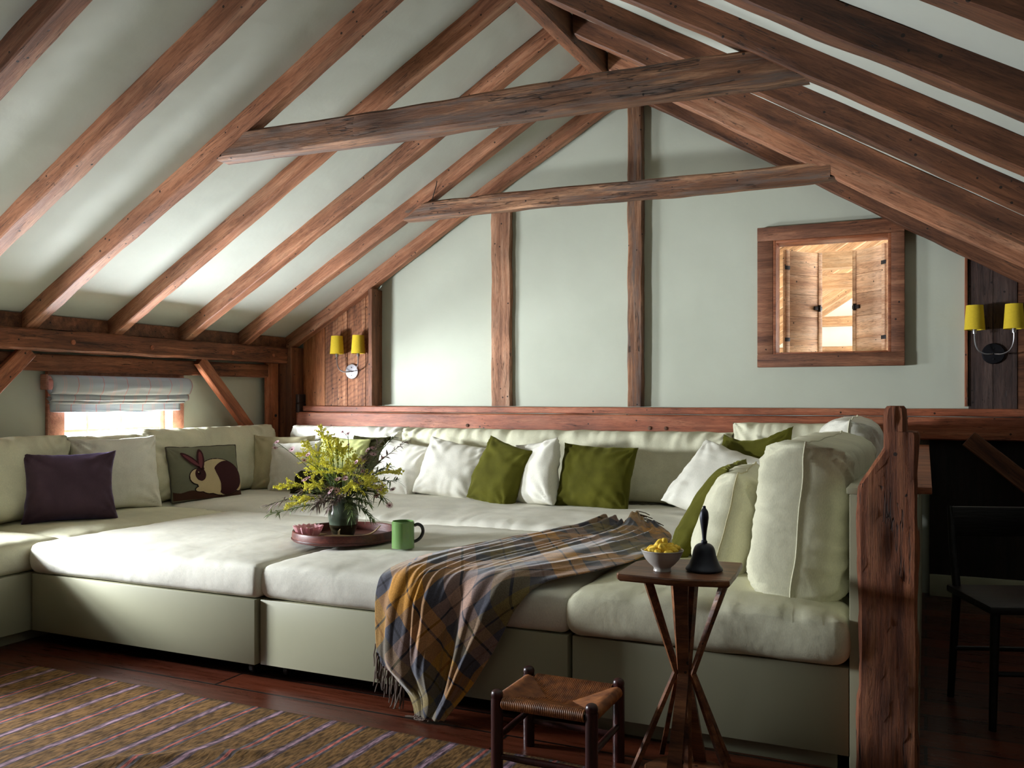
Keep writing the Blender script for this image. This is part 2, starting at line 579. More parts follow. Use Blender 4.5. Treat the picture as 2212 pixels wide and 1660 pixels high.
def plaid_mat():
    m, nt, bs = new_mat('tartan_wool')
    L = nt.links
    uv = N(nt, 'ShaderNodeUVMap')
    mp = N(nt, 'ShaderNodeMapping')
    mp.inputs['Rotation'].default_value = (0, 0, math.radians(42))
    L.new(uv.outputs[0], mp.inputs[0])
    sp = N(nt, 'ShaderNodeSeparateXYZ')
    L.new(mp.outputs[0], sp.inputs[0])
    mu, gb, tn, ol, dk = rgb(184, 128, 44), rgb(72, 72, 82), rgb(160, 128, 112), rgb(116, 100, 60), rgb(24, 20, 24)
    outs = []
    for ax, ph in ((0, 5.0), (1, 5.31)):
        p = mathn(nt, 'FRACT', mathn(nt, 'DIVIDE', mathn(nt, 'ADD', sp.outputs[ax], ph), 0.56))
        r = ramp(nt, [(0.0, mu), (0.085, dk), (0.10, mu), (0.19, gb), (0.31, tn), (0.40, dk), (0.415, tn), (0.50, gb),
                      (0.60, ol), (0.69, dk), (0.705, ol), (0.79, gb), (0.87, dk), (0.885, gb), (0.95, mu)], 'CONSTANT')
        L.new(p, r.inputs[0])
        outs.append(r.outputs[0])
    tc = N(nt, 'ShaderNodeTexCoord')
    n = N(nt, 'ShaderNodeTexNoise', i_Scale=260.0, i_Detail=2.0)
    L.new(tc.outputs['Object'], n.inputs['Vector'])
    c = mix(nt, 0.5, outs[0], outs[1])
    rn = ramp(nt, [(0.3, (0.75,) * 3), (0.7, (1.2,) * 3)])
    L.new(n.outputs['Fac'], rn.inputs[0])
    L.new(mix(nt, 1.0, c, rn.outputs[0], 'MULTIPLY'), bs.inputs['Base Color'])
    bs.inputs['Roughness'].default_value = 0.95
    bs.inputs['Specular IOR Level'].default_value = 0.1
    bs.inputs['Sheen Weight'].default_value = 0.35
    bp = N(nt, 'ShaderNodeBump', i_Strength=0.3, i_Distance=0.003)
    L.new(n.outputs['Fac'], bp.inputs['Height'])
    L.new(bp.outputs[0], bs.inputs['Normal'])
    return m


def blind_mat():
    m, nt, bs = new_mat('blue_check_linen')
    L = nt.links
    tc = N(nt, 'ShaderNodeTexCoord')
    sp = N(nt, 'ShaderNodeSeparateXYZ')
    L.new(tc.outputs['Object'], sp.inputs[0])
    base, st, st2 = rgb(166, 172, 176), rgb(186, 130, 128), rgb(184, 168, 168)
    p = mathn(nt, 'FRACT', mathn(nt, 'DIVIDE', mathn(nt, 'ADD', sp.outputs[1], 5.0), 0.19))
    r = ramp(nt, [(0.0, base), (0.22, st), (0.25, base), (0.66, st2), (0.70, base), (0.74, st2), (0.78, base)], 'CONSTANT')
    L.new(p, r.inputs[0])
    L.new(r.outputs[0], bs.inputs['Base Color'])
    bs.inputs['Roughness'].default_value = 0.9
    # thin cloth lets some daylight through
    tr = N(nt, 'ShaderNodeBsdfTranslucent')
    L.new(r.outputs[0], tr.inputs[0])
    ms = N(nt, 'ShaderNodeMixShader', i_0=0.12)
    L.new(bs.outputs[0], ms.inputs[1])
    L.new(tr.outputs[0], ms.inputs[2])
    out = [x for x in nt.nodes if x.type == 'OUTPUT_MATERIAL'][0]
    L.new(ms.outputs[0], out.inputs[0])
    return m


def rush_mat():
    m, nt, bs = new_mat('woven_rush')
    L = nt.links
    tc = N(nt, 'ShaderNodeTexCoord')
    n = N(nt, 'ShaderNodeTexNoise', i_Scale=30.0, i_Detail=3.0)
    L.new(tc.outputs['Object'], n.inputs['Vector'])
    r = ramp(nt, [(0.3, rgb(112, 62, 30)), (0.7, rgb(176, 110, 58))])
    L.new(n.outputs['Fac'], r.inputs[0])
    L.new(r.outputs[0], bs.inputs['Base Color'])
    bs.inputs['Roughness'].default_value = 0.45
    return m


M_floor, M_rug, M_plaid, M_blind, M_rush = floor_mat(), rug_mat(), plaid_mat(), blind_mat(), rush_mat()


# ------------------------------------------------------------------ timbers
def timber(name, p0, p1, up, ya, yb, za, zb, mat, amp=0.004, step=0.06, bev=0.006, parent=None, seed=None, freq=5.0,
           cut0=None, cut1=None, taper=0.0, wob=0.0):
    """hand-worked timber, local X from p0 to p1, local Z towards up; cut0/cut1: world plane normals for mitred ends"""
    p0, p1, up = Vector(p0), Vector(p1), Vector(up)
    X = (p1 - p0).normalized()
    Ln = (p1 - p0).length
    Z = (up - X * up.dot(X)).normalized()
    Y = Z.cross(X)
    M = Matrix(((X.x, Y.x, Z.x, p0.x), (X.y, Y.y, Z.y, p0.y), (X.z, Y.z, Z.z, p0.z), (0, 0, 0, 1)))
    n = max(3, int(Ln / step))
    ring = []
    for (cy, cz, sy, sz) in ((ya, za, 1, 1), (yb, za, -1, 1), (yb, zb, -1, -1), (ya, zb, 1, -1)):
        if sy * sz > 0:
            ring += [(cy, cz + sz * bev), (cy + sy * bev, cz)]
        else:
            ring += [(cy + sy * bev, cz), (cy, cz + sz * bev)]
    # midpoints on faces for wobble
    full = []
    for i, a in enumerate(ring):
        b = ring[(i + 1) % len(ring)]
        full.append(a)
        if abs(a[0] - b[0]) + abs(a[1] - b[1]) > bev * 3:
            full.append(((a[0] * 2 + b[0]) / 3, (a[1] * 2 + b[1]) / 3))
            full.append(((a[0] + b[0] * 2) / 3, (a[1] + b[1] * 2) / 3))
    m = len(full)
    sd = seed if seed is not None else random.random() * 100
    verts, faces = [], []
    cy, cz = (ya + yb) / 2, (za + zb) / 2
    for i in range(n + 1):
        x = Ln * i / n
        wy = wob * noise.noise(Vector((x * 0.7, sd, 3.1)))
        wz = wob * noise.noise(Vector((x * 0.7, sd, 9.1)))
        for j, (y, z) in enumerate(full):
            q = Vector((x * freq, y * 14 + sd, z * 14))
            d = noise.noise(q) * amp + noise.noise(q * 3.1) * amp * 0.4
            dy = (1 if y > cy else -1) * d
            dz = (1 if z > cz else -1) * noise.noise(q + Vector((7.7, 1.3, 4.2))) * amp
            xx = x
            if cut0 is not None and i == 0:
                nn = Vector(cut0)
                nl = Vector((nn.dot(X), nn.dot(Y), nn.dot(Z)))
                xx = -(nl.y * y + nl.z * z) / nl.x
            if cut1 is not None and i == n:
                nn = Vector(cut1)
                nl = Vector((nn.dot(X), nn.dot(Y), nn.dot(Z)))
                xx = Ln - (nl.y * y + nl.z * z) / nl.x
            verts.append((xx, y + dy + wy, z + dz + wz))
    for i in range(n):
        for j in range(m):
            j2 = (j + 1) % m
            faces.append((i * m + j, i * m + j2, (i + 1) * m + j2, (i + 1) * m + j))
    faces.append(list(range(m))[::-1])
    faces.append([n * m + j for j in range(m)])
    o = make_mesh(name, verts, faces, mat, None, True, 35)
    if parent:
        o.parent = parent
    o.matrix_local = M
    return o


def peg(parent, loc, axis='y', r=0.012, name='peg', mat=None):
    mb = MB()
    l = Vector(loc)
    d = {'y': Vector((0, -1, 0)), 'x': Vector((1, 0, 0))}[axis]
    mb.tube([l - d * 0.01, l + d * 0.006, l + d * 0.009], [r, r, r * 0.7], 10)
    o = mb.build(name, mat or M_hewn)
    o.parent = parent
    o.matrix_parent_inverse = Matrix.Identity(4)
    o.matrix_local = parent.matrix_basis.inverted()
    return o


# roof geometry (survey frame)
XR = -1.83
ZL, ZR = 3.232, 3.245


def zl(x):
    return 1.6 + 0.585 * (x + 4.62)


def zr(x):
    return 3.245 - 0.60 * (x - XR)


upL = Vector((-0.585, 0, 1)).normalized()
upR = Vector((0.60, 0, 1)).normalized()
RD = 0.105       # rafter depth
fronts = [5.78, 5.235, 4.64, 4.055, 3.465, 2.87, 2.28, 1.69]
names_l = ['left rafter running down against the gable wall into the corner post',
           'left slope rafter just in front of the one along the gable wall',
           'left slope rafter landing above the right half of the window blind',
           'left slope rafter landing above the left end of the window blind',
           'left slope rafter joined by the upper collar beam',
           'left slope rafter crossing the upper left corner, first before the collar beam',
           'short stretch of left rafter in the top left corner of the view',
           'whitish sliver of left rafter at the extreme top left']
names_r = ['right rafter running down along the gable wall past the small window',
           'right slope rafter with a pale worm-eaten underside, joined by the lower collar beam',
           'right slope rafter with swirling knot grain behind the upper collar beam',
           'dark bored rafter directly behind the right end of the upper collar beam',
           'right slope rafter holding the right end of the upper collar beam',
           'wide dark right rafter in front of the upper collar beam',
           'nearest dark rafter crossing the top right corner',
           'right slope rafter just above the view']
for i, y in enumerate(fronts[:8]):
    w = [0.075, 0.08, 0.08, 0.075, 0.08, 0.09, 0.09, 0.09][i]
    xf = -4.70
    o = timber('rafter', K(xf, y, zl(xf)), K(XR - 0.05, y, zl(XR - 0.05)), upL, 0, w * KS, 0, RD * KS, M_raft,
               amp=0.005, cut0=(1, 0, 0), cut1=(1, 0, 0), wob=0.012, seed=i * 3.3)
    tag(o, names_l[i], 'rafter', 'left slope rafters')
for i, y in enumerate(fronts[:7]):
    w = [0.075, 0.085, 0.08, 0.08, 0.08, 0.09, 0.09][i]
    xe = 1.25
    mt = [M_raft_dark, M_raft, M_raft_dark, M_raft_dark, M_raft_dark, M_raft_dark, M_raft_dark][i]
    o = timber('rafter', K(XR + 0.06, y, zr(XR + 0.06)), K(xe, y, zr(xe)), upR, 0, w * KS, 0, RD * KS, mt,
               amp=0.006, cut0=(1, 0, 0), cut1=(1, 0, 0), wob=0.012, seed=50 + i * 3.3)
    tag(o, names_r[i], 'rafter', 'right slope rafters')

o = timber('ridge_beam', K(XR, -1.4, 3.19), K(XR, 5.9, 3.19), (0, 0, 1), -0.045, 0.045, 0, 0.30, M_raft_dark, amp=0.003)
tag(o, 'dark ridge beam running under the peak of the roof', 'beam')

# ceiling slabs
def slab(name, pts_bottom, thick_vec, mat):
    mb = MB()
    b = [Vector(p) for p in pts_bottom]
    t = [p + Vector(thick_vec) for p in b]
    n = len(b)
    mb.add(b + t, [list(range(n)), list(range(n, 2 * n))[::-1]] + [[i, n + i, n + (i + 1) % n, (i + 1) % n] for i in range(n)])
    return mb.build(name, mat, smooth=False)


cvl = 0.097 / math.cos(math.atan(0.585))
cvr = 0.097 / math.cos(math.atan(0.60))
YB = 5.93
YF = -1.6
cl = slab('ceiling', [K(-4.95, YF, zl(-4.95) + cvl), K(XR, YF, zl(XR) + cvl), K(XR, YB, zl(XR) + cvl), K(-4.95, YB, zl(-4.95) + cvl)],
          (0, 0, 0.12), M_ceil)
struct(cl)
cr = slab('ceiling', [K(XR, YF, zr(XR) + cvr), K(1.6, YF, zr(1.6) + cvr), K(1.6, YB, zr(1.6) + cvr), K(XR, YB, zr(XR) + cvr)],
          (0, 0, 0.12), M_ceil)
struct(cr)

# floor
mb = MB()
XW = -4.80 * KS
YW = 5.90 * KS
mb.box(XW - 0.1, 1.9, -1.8, YW + 0.1, -0.12, 0.0)
fl = mb.build('floor', M_floor, smooth=False)
struct(fl)


# walls with openings: built as strips
def wall_x(name, x0, x1, ya, yb, z0, z1, holes, mat):
    """wall in a plane x=const, holes list of (y0,y1,z0,z1)"""
    ys = sorted(set([ya, yb] + [h[0] for h in holes] + [h[1] for h in holes]))
    mb = MB()
    for a, b in zip(ys[:-1], ys[1:]):
        zs = [z0]
        for h in holes:
            if h[0] <= a and b <= h[1]:
                zs += [h[2], h[3]]
        zs.append(z1)
        for i in range(0, len(zs), 2):
            mb.box(x0, x1, a, b, zs[i], zs[i + 1])
    o = mb.build(name, mat, smooth=False)
    return struct(o)


def wall_y(name, y0, y1, xa, xb, z0, ztop, holes, mat):
    """gable wall: ztop is a function of x; holes (x0,x1,z0,z1)"""
    xs = sorted(set([xa, xb, XR * KS] + [h[0] for h in holes] + [h[1] for h in holes]))
    mb = MB()

    def prism(a, b, za, zb, ta, tb):
        vs_ = [(a, y0, za), (b, y0, zb), (b, y0, tb), (a, y0, ta), (a, y1, za), (b, y1, zb), (b, y1, tb), (a, y1, ta)]
        mb.add(vs_, [(0, 1, 2, 3), (7, 6, 5, 4), (0, 4, 5, 1), (2, 6, 7, 3), (0, 3, 7, 4), (1, 5, 6, 2)])
    for a, b in zip(xs[:-1], xs[1:]):
        done = False
        for h in holes:
            if h[0] <= a + 1e-6 and b <= h[1] + 1e-6:
                prism(a, b, z0, z0, h[2], h[2])
                prism(a, b, h[3], h[3], ztop(a), ztop(b))
                done = True
        if not done:
            prism(a, b, z0, z0, ztop(a), ztop(b))
    o = mb.build(name, mat, smooth=False)
    return struct(o)


def roofz(x):
    xs_ = x / KS
    z = (zl(xs_) + cvl) if xs_ < XR else (zr(xs_) + cvr)
    return 1.2 + (z + 0.05 - 1.2) * KS


W1 = (3.93, 4.86, 0.70, 1.30)
W2 = (1.72, 2.72, 0.74, 1.40)
ztopL = 1.2 + (zl(-4.80) + cvl + 0.03 - 1.2) * KS
wall_x('wall_left', XW - 0.12, XW, -1.7, YW + 0.1, 0.0, ztopL, [W2, W1], M_plaster)
OX0, OX1, OZ0, OZ1 = -0.905, -0.195, 1.485, 2.225
wall_y('wall_back', YW, YW + 0.10, XW, 1.7, 0.0, roofz, [(OX0, OX1, OZ0, OZ1)], M_plaster)
wall_y('wall_front', -1.75, -1.65, XW, 1.7, 0.0, roofz, [], M_plank_r)
mb = MB()
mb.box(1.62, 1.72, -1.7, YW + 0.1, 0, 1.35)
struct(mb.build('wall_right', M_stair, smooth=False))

# ------------------------------------------------------------------ left wall timbers
o = timber('plate_beam', K(-4.60, 0.2, 1.475), K(-4.60, 5.80, 1.475), (0, 0, 1), 0.0, 0.14, 0, 0.125, M_plate, amp=0.008, bev=0.01, step=0.05)
tag(o, 'thick dark plate beam under the feet of the left rafters', 'beam')
yy = 0.9
for u, v in ((3.35, 3.31),):
    for yk in (3.75, 4.35, 5.10, 5.55):
        peg(o, K(-4.60, yk, 1.53), 'x', 0.016, mat=M_brace)
# blocking boards between rafters
gaps = [('rafter_blocking', fronts[i + 1] + 0.085, fronts[i] - 0.004) for i in range(0, 6)]
bl_lab = ['short blocking board closing the gap at the corner end of the plate beam',
          'short blocking board above the plate beam, second gap from the corner',
          'short blocking board above the plate beam over the middle of the blind',
          'dark blocking board above the plate beam left of the blind',
          'dark blocking board between rafters at the left edge of the view',
          'dark blocking board out past the left edge of the view']
for i, (nm, a, b) in enumerate(gaps):
    mb = MB()
    p, q = K(-4.69, a, 1.602), K(-4.655, b, 1.70)
    mb.box(p.x, q.x, p.y, q.y, p.z, 1.2 + (zl(-4.67) + cvl - 1.2) * KS)
    o = mb.build(nm, M_raft_dark, smooth=False)
    tag(o, bl_lab[i], 'board', 'blocking boards between the left rafters')

o = timber('girt', K(-4.715, 0.2, 1.36), K(-4.715, 5.70, 1.36), (0, 0, 1), 0.0, 0.06, 0, 0.105, M_plate, amp=0.004, bev=0.006)
tag(o, 'horizontal girt along the knee wall just above the window blind', 'beam')
o = timber('knee_brace', K(-4.66, 4.86, 1.475), K(-4.66, 5.42, 0.93), (1, 0, 0), -0.055, 0.04, -0.05, 0, M_brace, amp=0.003)
tag(o, 'reddish diagonal knee brace right of the window blind', 'brace')
o = timber('knee_brace', K(-4.66, 3.52, 1.475), K(-4.66, 3.02, 0.98), (1, 0, 0), -0.05, 0.05, -0.05, 0, M_brace, amp=0.004)
tag(o, 'diagonal knee brace at the left edge, left of the window blind', 'brace')

# corner post: slim lit member + dark post
o = timber('corner_stud', K(-4.68, 5.63, 0.60), K(-4.68, 5.63, 1.475), (1, 0, 0), -0.088, 0.0, -0.08, 0, M_brace, amp=0.002)
tag(o, 'slim lit stud at the end of the knee wall beside the corner', 'post')
peg(o, K(-4.68, 5.675, 1.06), 'x', 0.012, mat=M_iron)
o = timber('corner_post', K(-4.60, 5.725, 0.50), K(-4.60, 5.725, 1.60), (1, 0, 0), -0.17, 0.0, -0.13, 0.035, M_raft_dark, amp=0.004)
tag(o, 'dark corner post between the knee wall and the plank panelling', 'post')

# ------------------------------------------------------------------ window 1 (left wall) with blind
w1 = empty('window_1', (XW, (W1[0] + W1[1]) / 2, W1[2]))
struct(w1)


def smooth(pts, k=4):
    P_ = [Vector(p) for p in pts]
    out = []
    for i in range(len(P_) - 1):
        p = [P_[max(0, i - 1)], P_[i], P_[i + 1], P_[min(len(P_) - 1, i + 2)]]
        for j in range(k):
            t = j / k
            out.append(0.5 * ((2 * p[1]) + (-p[0] + p[2]) * t + (2 * p[0] - 5 * p[1] + 4 * p[2] - p[3]) * t * t + (-p[0] + 3 * p[1] - 3 * p[2] + p[3]) * t ** 3))
    out.append(P_[-1])
    return out


def child_world(mbo, name, mat, parent, **kw):
    o = mbo.build(name, mat, **kw)
    o.parent = parent
    o.matrix_parent_inverse = Matrix.Identity(4)
    o.matrix_local = Matrix.Translation(-Vector(parent.location)) if parent.rotation_euler.z == 0 else parent.matrix_basis.inverted()
    return o


y0, y1, z0, z1 = W1
mb = MB()
for a, b, c, d in ((y0 - 0.10, y0 + 0.02, z0 - 0.1, z1 + 0.08), (y1 - 0.02, y1 + 0.09, z0 - 0.1, z1 + 0.08)):
    mb.bbox(XW, XW + 0.025, a, b, c, d, 0.003)
mb.bbox(XW, XW + 0.026, y0 + 0.02, y1 - 0.02, z1 - 0.02, z1 + 0.08, 0.003)
child_world(mb, 'window_casing', M_pink, w1)
mb = MB()
mb.bbox(XW - 0.11, XW, y0, y0 + 0.02, z0, z1, 0.002)
mb.bbox(XW - 0.11, XW, y1 - 0.02, y1, z0, z1, 0.002)
mb.bbox(XW - 0.11, XW, y0, y1, z0 - 0.0, z0 + 0.02, 0.002)
mb.bbox(XW - 0.11, XW, y0, y1, z1 - 0.02, z1, 0.002)
child_world(mb, 'window_frame', M_pink, w1)
mb = MB()
sx0, sx1 = XW - 0.085, XW - 0.055
for a, b in ((y0 + 0.02, y0 + 0.06), (y1 - 0.06, y1 - 0.02)):
    mb.bbox(sx0, sx1, a, b, z0 + 0.02, z1 - 0.02, 0.002)
for a, b in ((z0 + 0.02, z0 + 0.06), (z1 - 0.06, z1 - 0.02)):
    mb.bbox(sx0, sx1, y0 + 0.06, y1 - 0.06, a, b, 0.002)
ym = [4.19, 4.46]
for c in ym:
    mb.bbox(sx0 + 0.005, sx1 - 0.005, c - 0.009, c + 0.009, z0 + 0.06, z1 - 0.06, 0.002)
for c in (0.985,):
    mb.bbox(sx0 + 0.006, sx1 - 0.006, y0 + 0.06, y1 - 0.06, c - 0.009, c + 0.009, 0.002)
child_world(mb, 'window_sash', M_pink, w1)
M_glass, _nt, _bs = new_mat('window_glass')
_tr = N(_nt, 'ShaderNodeBsdfTransparent')
_gl = N(_nt, 'ShaderNodeBsdfGlossy', i_Roughness=0.02)
_mx = N(_nt, 'ShaderNodeMixShader', i_0=0.05)
_nt.links.new(_tr.outputs[0], _mx.inputs[1])
_nt.links.new(_gl.outputs[0], _mx.inputs[2])
_nt.links.new(_mx.outputs[0], [x for x in _nt.nodes if x.type == 'OUTPUT_MATERIAL'][0].inputs[0])
mb = MB()
mb.box(XW - 0.071, XW - 0.068, y0 + 0.05, y1 - 0.05, z0 + 0.05, z1 - 0.05)
child_world(mb, 'window_pane', M_glass, w1, smooth=False)

# window 3: just outside the view, nearer the camera on the same wall
w3 = empty('window_3', (XW, 2.22, 0.7))
struct(w3)
y0, y1, z0, z1 = W2
mb = MB()
for a, b in ((y0 - 0.09, y0), (y1, y1 + 0.09)):
    mb.bbox(XW, XW + 0.025, a, b, z0 - 0.1, z1 + 0.04, 0.003)
mb.bbox(XW, XW + 0.026, y0, y1, z1, z1 + 0.08, 0.003)
for c in (y0 + 0.33, y0 + 0.66):
    mb.bbox(XW - 0.08, XW - 0.06, c - 0.009, c + 0.009, z0, z1, 0.002)
mb.bbox(XW - 0.079, XW - 0.061, y0, y1, 1.0, 1.018, 0.002)
child_world(mb, 'window_frame', M_pink, w3)

# roman blind: folded cloth profile swept along y
blind = empty('roman_blind', (XW + 0.03, 4.36, 1.36))
tag(blind, 'pale blue checked roman blind gathered in soft folds over the window', 'blind')


def blind_layer(prof, ya, yb, ph):
    n = 40
    vs_, fs_ = [], []
    for i in range(n + 1):
        t = i / n
        y = ya + (yb - ya) * t
        e = min(t, 1 - t)
        flare = 0.012 * math.exp(-e * 14)
        for j, (x, z) in enumerate(prof):
            s = j / (len(prof) - 1)
            sag = 0.010 * math.sin(t * math.pi) * s
            xx = x + 0.006 * noise.noise(Vector((y * 5, j * 0.4, ph))) + flare * s
            zz = z - sag + 0.006 * noise.noise(Vector((y * 4, ph, 2.0))) * s
            vs_.append((XW + xx, y, zz))
    m = len(prof)
    for i in range(n):
        for j in range(m - 1):
            fs_.append((i * m + j, i * m + j + 1, (i + 1) * m + j + 1, (i + 1) * m + j))
    return vs_, fs_


def arcprof(pts, k=5):
    out = []
    for i in range(len(pts) - 1):
        p = [Vector((*pts[max(0, i - 1)], 0)), Vector((*pts[i], 0)), Vector((*pts[i + 1], 0)), Vector((*pts[min(len(pts) - 1, i + 2)], 0))]
        for j in range(k):
            t = j / k
            a = 0.5 * ((2 * p[1]) + (-p[0] + p[2]) * t + (2 * p[0] - 5 * p[1] + 4 * p[2] - p[3]) * t * t + (-p[0] + 3 * p[1] - 3 * p[2] + p[3]) * t ** 3)
            out.append((a.x, a.y))
    out.append(pts[-1])
    return out


for nm, prof, ya, yb in (
        ('upper_fold', [(0.035, 1.345), (0.10, 1.335), (0.125, 1.29), (0.105, 1.235), (0.075, 1.225), (0.06, 1.25)], 3.79, 4.93),
        ('middle_fold', [(0.055, 1.25), (0.085, 1.22), (0.088, 1.19), (0.060, 1.18)], 3.80, 4.93),
        ('lower_fold', [(0.05, 1.20), (0.075, 1.18), (0.075, 1.168), (0.045, 1.165)], 3.80, 4.90),
        ('hem_panel', [(0.040, 1.21), (0.050, 1.18), (0.052, 1.13), (0.050, 1.115)], 3.82, 4.88)):
    v_, f_ = blind_layer(arcprof(prof), ya, yb, len(prof) + ya)
    mb = MB()
    mb.add(v_, f_)
    o = child_world(mb, nm, M_blind, blind, angle=180)
    sm = o.modifiers.new('cloth', 'SOLIDIFY')
    sm.thickness = 0.003
mb = MB()
mb.bbox(XW + 0.028, XW + 0.08, 3.775, 3.795, 1.25, 1.345, 0.002)
mb.bbox(XW + 0.028, XW + 0.06, 3.795, 4.92, 1.315, 1.345, 0.002)
child_world(mb, 'head_rail', M_pink, blind)

# ------------------------------------------------------------------ collar beams
o = timber('collar_beam', K(-3.25, 3.48, 2.395), K(-0.40, 3.48, 2.395), (0, 0, 1), 0.0, 0.115, 0, 0.135, M_hewn,
           amp=0.007, bev=0.012, step=0.04, cut0=(0.585, 0, -1), cut1=(0.6, 0, 1), wob=0.02, seed=5)
tag(o, 'upper hewn collar beam, nearer one, spanning the rafters high overhead', 'beam', 'collar beams')
o = timber('collar_beam', K(-3.27, 5.235, 2.41), K(-0.44, 5.235, 2.41), (0, 0, 1), 0.0, 0.095, 0, 0.115, M_hewn,
           amp=0.007, bev=0.012, step=0.04, cut0=(0.585, 0, -1), cut1=(0.6, 0, 1), wob=0.02, seed=9)
tag(o, 'lower greyish hewn collar beam just in front of the gable wall', 'beam', 'collar beams')

# ------------------------------------------------------------------ gable wall timbers
o = timber('wall_stud', K(-2.79, 5.90, 1.14), K(-2.79, 5.90, 2.55), (0, -1, 0), -0.08, 0.082, 0, 0.045, M_stud_light,
           amp=0.008, bev=0.008, step=0.04, seed=3)
tag(o, 'pale weathered stud on the gable wall below the lower collar beam', 'post')
o = timber('wall_stud', K(-1.78, 5.90, 1.14), K(-1.78, 5.90, 3.26), (0, -1, 0), -0.052, 0.055, 0, 0.065, M_hewn,
           amp=0.006, bev=0.008, step=0.04, seed=4)
tag(o, 'tall dark ridge stud up the middle of the gable wall', 'post')

# left plank panelling with sconce
pan = empty('plank_panelling', K(-4.2, 5.9, 1.13))
tag(pan, 'sawn plank panelling in the left corner behind the small double sconce', 'panelling')
seams = [-4.56, -4.44, -4.345, -4.22, -4.13, -4.035, -3.96, -3.868]
for i in range(7):
    a, b = seams[i], seams[i + 1]
    mb = MB()
    dx = 0.0015
    pa, pb = K(a, 5.9, 1.12), K(b, 5.9, 1.12)
    y_f = 5.87 * KS - (0.004 if i % 2 else 0)
    top = lambda x: 1.2 + (zl(x / KS) + 0.09 - 1.2) * KS
    vs_ = []
    for yv in (y_f, YW):
        vs_ += [(pa.x + dx, yv, pa.z), (pb.x - dx, yv, pb.z), (pb.x - dx, yv, top(pb.x)), (pa.x + dx, yv, top(pa.x))]
    mb.add(vs_, [(0, 1, 2, 3), (7, 6, 5, 4), (0, 4, 5, 1), (2, 6, 7, 3), (0, 3, 7, 4), (1, 5, 6, 2)])
    child_world(mb, 'plank', M_plank_o if i < 2 else M_plank_l, pan, smooth=False)
o = timber('wall_stud', K(-3.846, 5.90, 1.14), K(-3.846, 5.90, 2.03), (0, -1, 0), -0.019, 0.019, 0, 0.145, M_raft_dark, amp=0.002, bev=0.004)
tag(o, 'dark narrow upright closing the right side of the sawn plank panelling', 'post')

pan = empty('plank_panelling', K(0.36, 5.9, 1.13))
tag(pan, 'dark aged plank panelling behind the right double sconce', 'panelling')
seams = [0.226, 0.352, 0.475, 0.60, 0.72, 0.85, 1.0]
for i in range(6):
    pa, pb = K(seams[i], 5.9, 1.13), K(seams[i + 1], 5.9, 1.13)
    mb = MB()
    y_f = 5.87 * KS - (0.004 if i % 2 else 0)
    top = lambda x: 1.2 + (zr(x / KS) + 0.08 - 1.2) * KS
    vs_ = []
    for yv in (y_f, YW):
        vs_ += [(pa.x + .0015, yv, pa.z), (pb.x - .0015, yv, pb.z), (pb.x - .0015, yv, top(pb.x)), (pa.x + .0015, yv, top(pa.x))]
    mb.add(vs_, [(0, 1, 2, 3), (7, 6, 5, 4), (0, 4, 5, 1), (2, 6, 7, 3), (0, 3, 7, 4), (1, 5, 6, 2)])
    child_world(mb, 'plank', M_plank_r if i < 2 else M_raft_dark, pan, smooth=False)
o = timber('edge_strip', K(0.214, 5.90, 1.15), K(0.214, 5.90, 2.02), (0, -1, 0), -0.008, 0.008, 0, 0.045, M_brace, amp=0.001, bev=0.002)
o.parent = pan
o.matrix_parent_inverse = pan.matrix_basis.inverted()

# ledge and rail along the back wall
o = timber('ledge_board', K(-4.54, 5.90, 1.092), K(1.5, 5.90, 1.092), (0, 0, 1), -0.075, -0.002, 0, 0.045, M_red, amp=0.002, bev=0.005)
tag(o, 'narrow wooden ledge along the foot of the gable wall plaster', 'ledge')
o = timber('rail_beam', K(-4.56, 5.78, 0.955), K(1.5, 5.78, 0.955), (0, 0, 1), 0.0, 0.12, 0, 0.136, M_red, amp=0.004, bev=0.008)
tag(o, 'long reddish rail beam behind the back cushions', 'beam')
for x in (-1.66, -1.55, -3.02, -0.9):
    peg(o, K(x, 5.78, 1.0), 'y', 0.013, mat=M_hewn)
# dark boards beneath the rail on the right
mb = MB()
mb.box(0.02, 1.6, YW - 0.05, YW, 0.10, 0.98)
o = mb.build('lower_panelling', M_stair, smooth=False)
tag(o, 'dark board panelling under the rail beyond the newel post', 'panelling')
mb = MB()
mb.bbox(0.02, 1.6, YW - 0.075, YW - 0.05, 0.0, 0.13, 0.004)
struct(mb.build('baseboard_back', M_base))
o = timber('knee_brace', K(0.22, 5.72, 0.97), K(0.95, 5.72, 0.35), (0, -1, 0), -0.05, 0.05, 0, 0.05, M_raft_dark, amp=0.003)
tag(o, 'dim diagonal brace in the dark stair space right of the newel post', 'brace')

# ------------------------------------------------------------------ small interior window in the gable wall
w2 = empty('window_2', (-0.55, YW, OZ0))
struct(w2)
fy0, fy1 = YW - 0.055, YW
FX0, FX1, FZ0, FZ1 = -1.005, -0.118, 1.40, 2.315
mb = MB(); mb.bbox(FX0, FX1, fy0, fy1, OZ1, FZ1, 0.004); child_world(mb, 'casing_board', M_casing, w2)
mb = MB(); mb.bbox(FX0, FX1, fy0, fy1, FZ0, OZ0, 0.004); child_world(mb, 'casing_board', M_casing, w2)
mb = MB(); mb.bbox(FX0, OX0, fy0 + .003, fy1, OZ0, OZ1, 0.004); child_world(mb, 'casing_board', M_casing, w2)
mb = MB(); mb.bbox(OX1, FX1, fy0 + .003, fy1, OZ0, OZ1, 0.004); child_world(mb, 'casing_board', M_casing, w2)
mb = MB()
t = 0.018
mb.bbox(OX0, OX0 + t, fy0 + .006, YW + 0.12, OZ0, OZ1, 0.002)
mb.bbox(OX1 - t, OX1, fy0 + .006, YW + 0.12, OZ0, OZ1, 0.002)
mb.bbox(OX0 + t, OX1 - t, fy0 + .006, YW + 0.12, OZ1 - t, OZ1, 0.002)
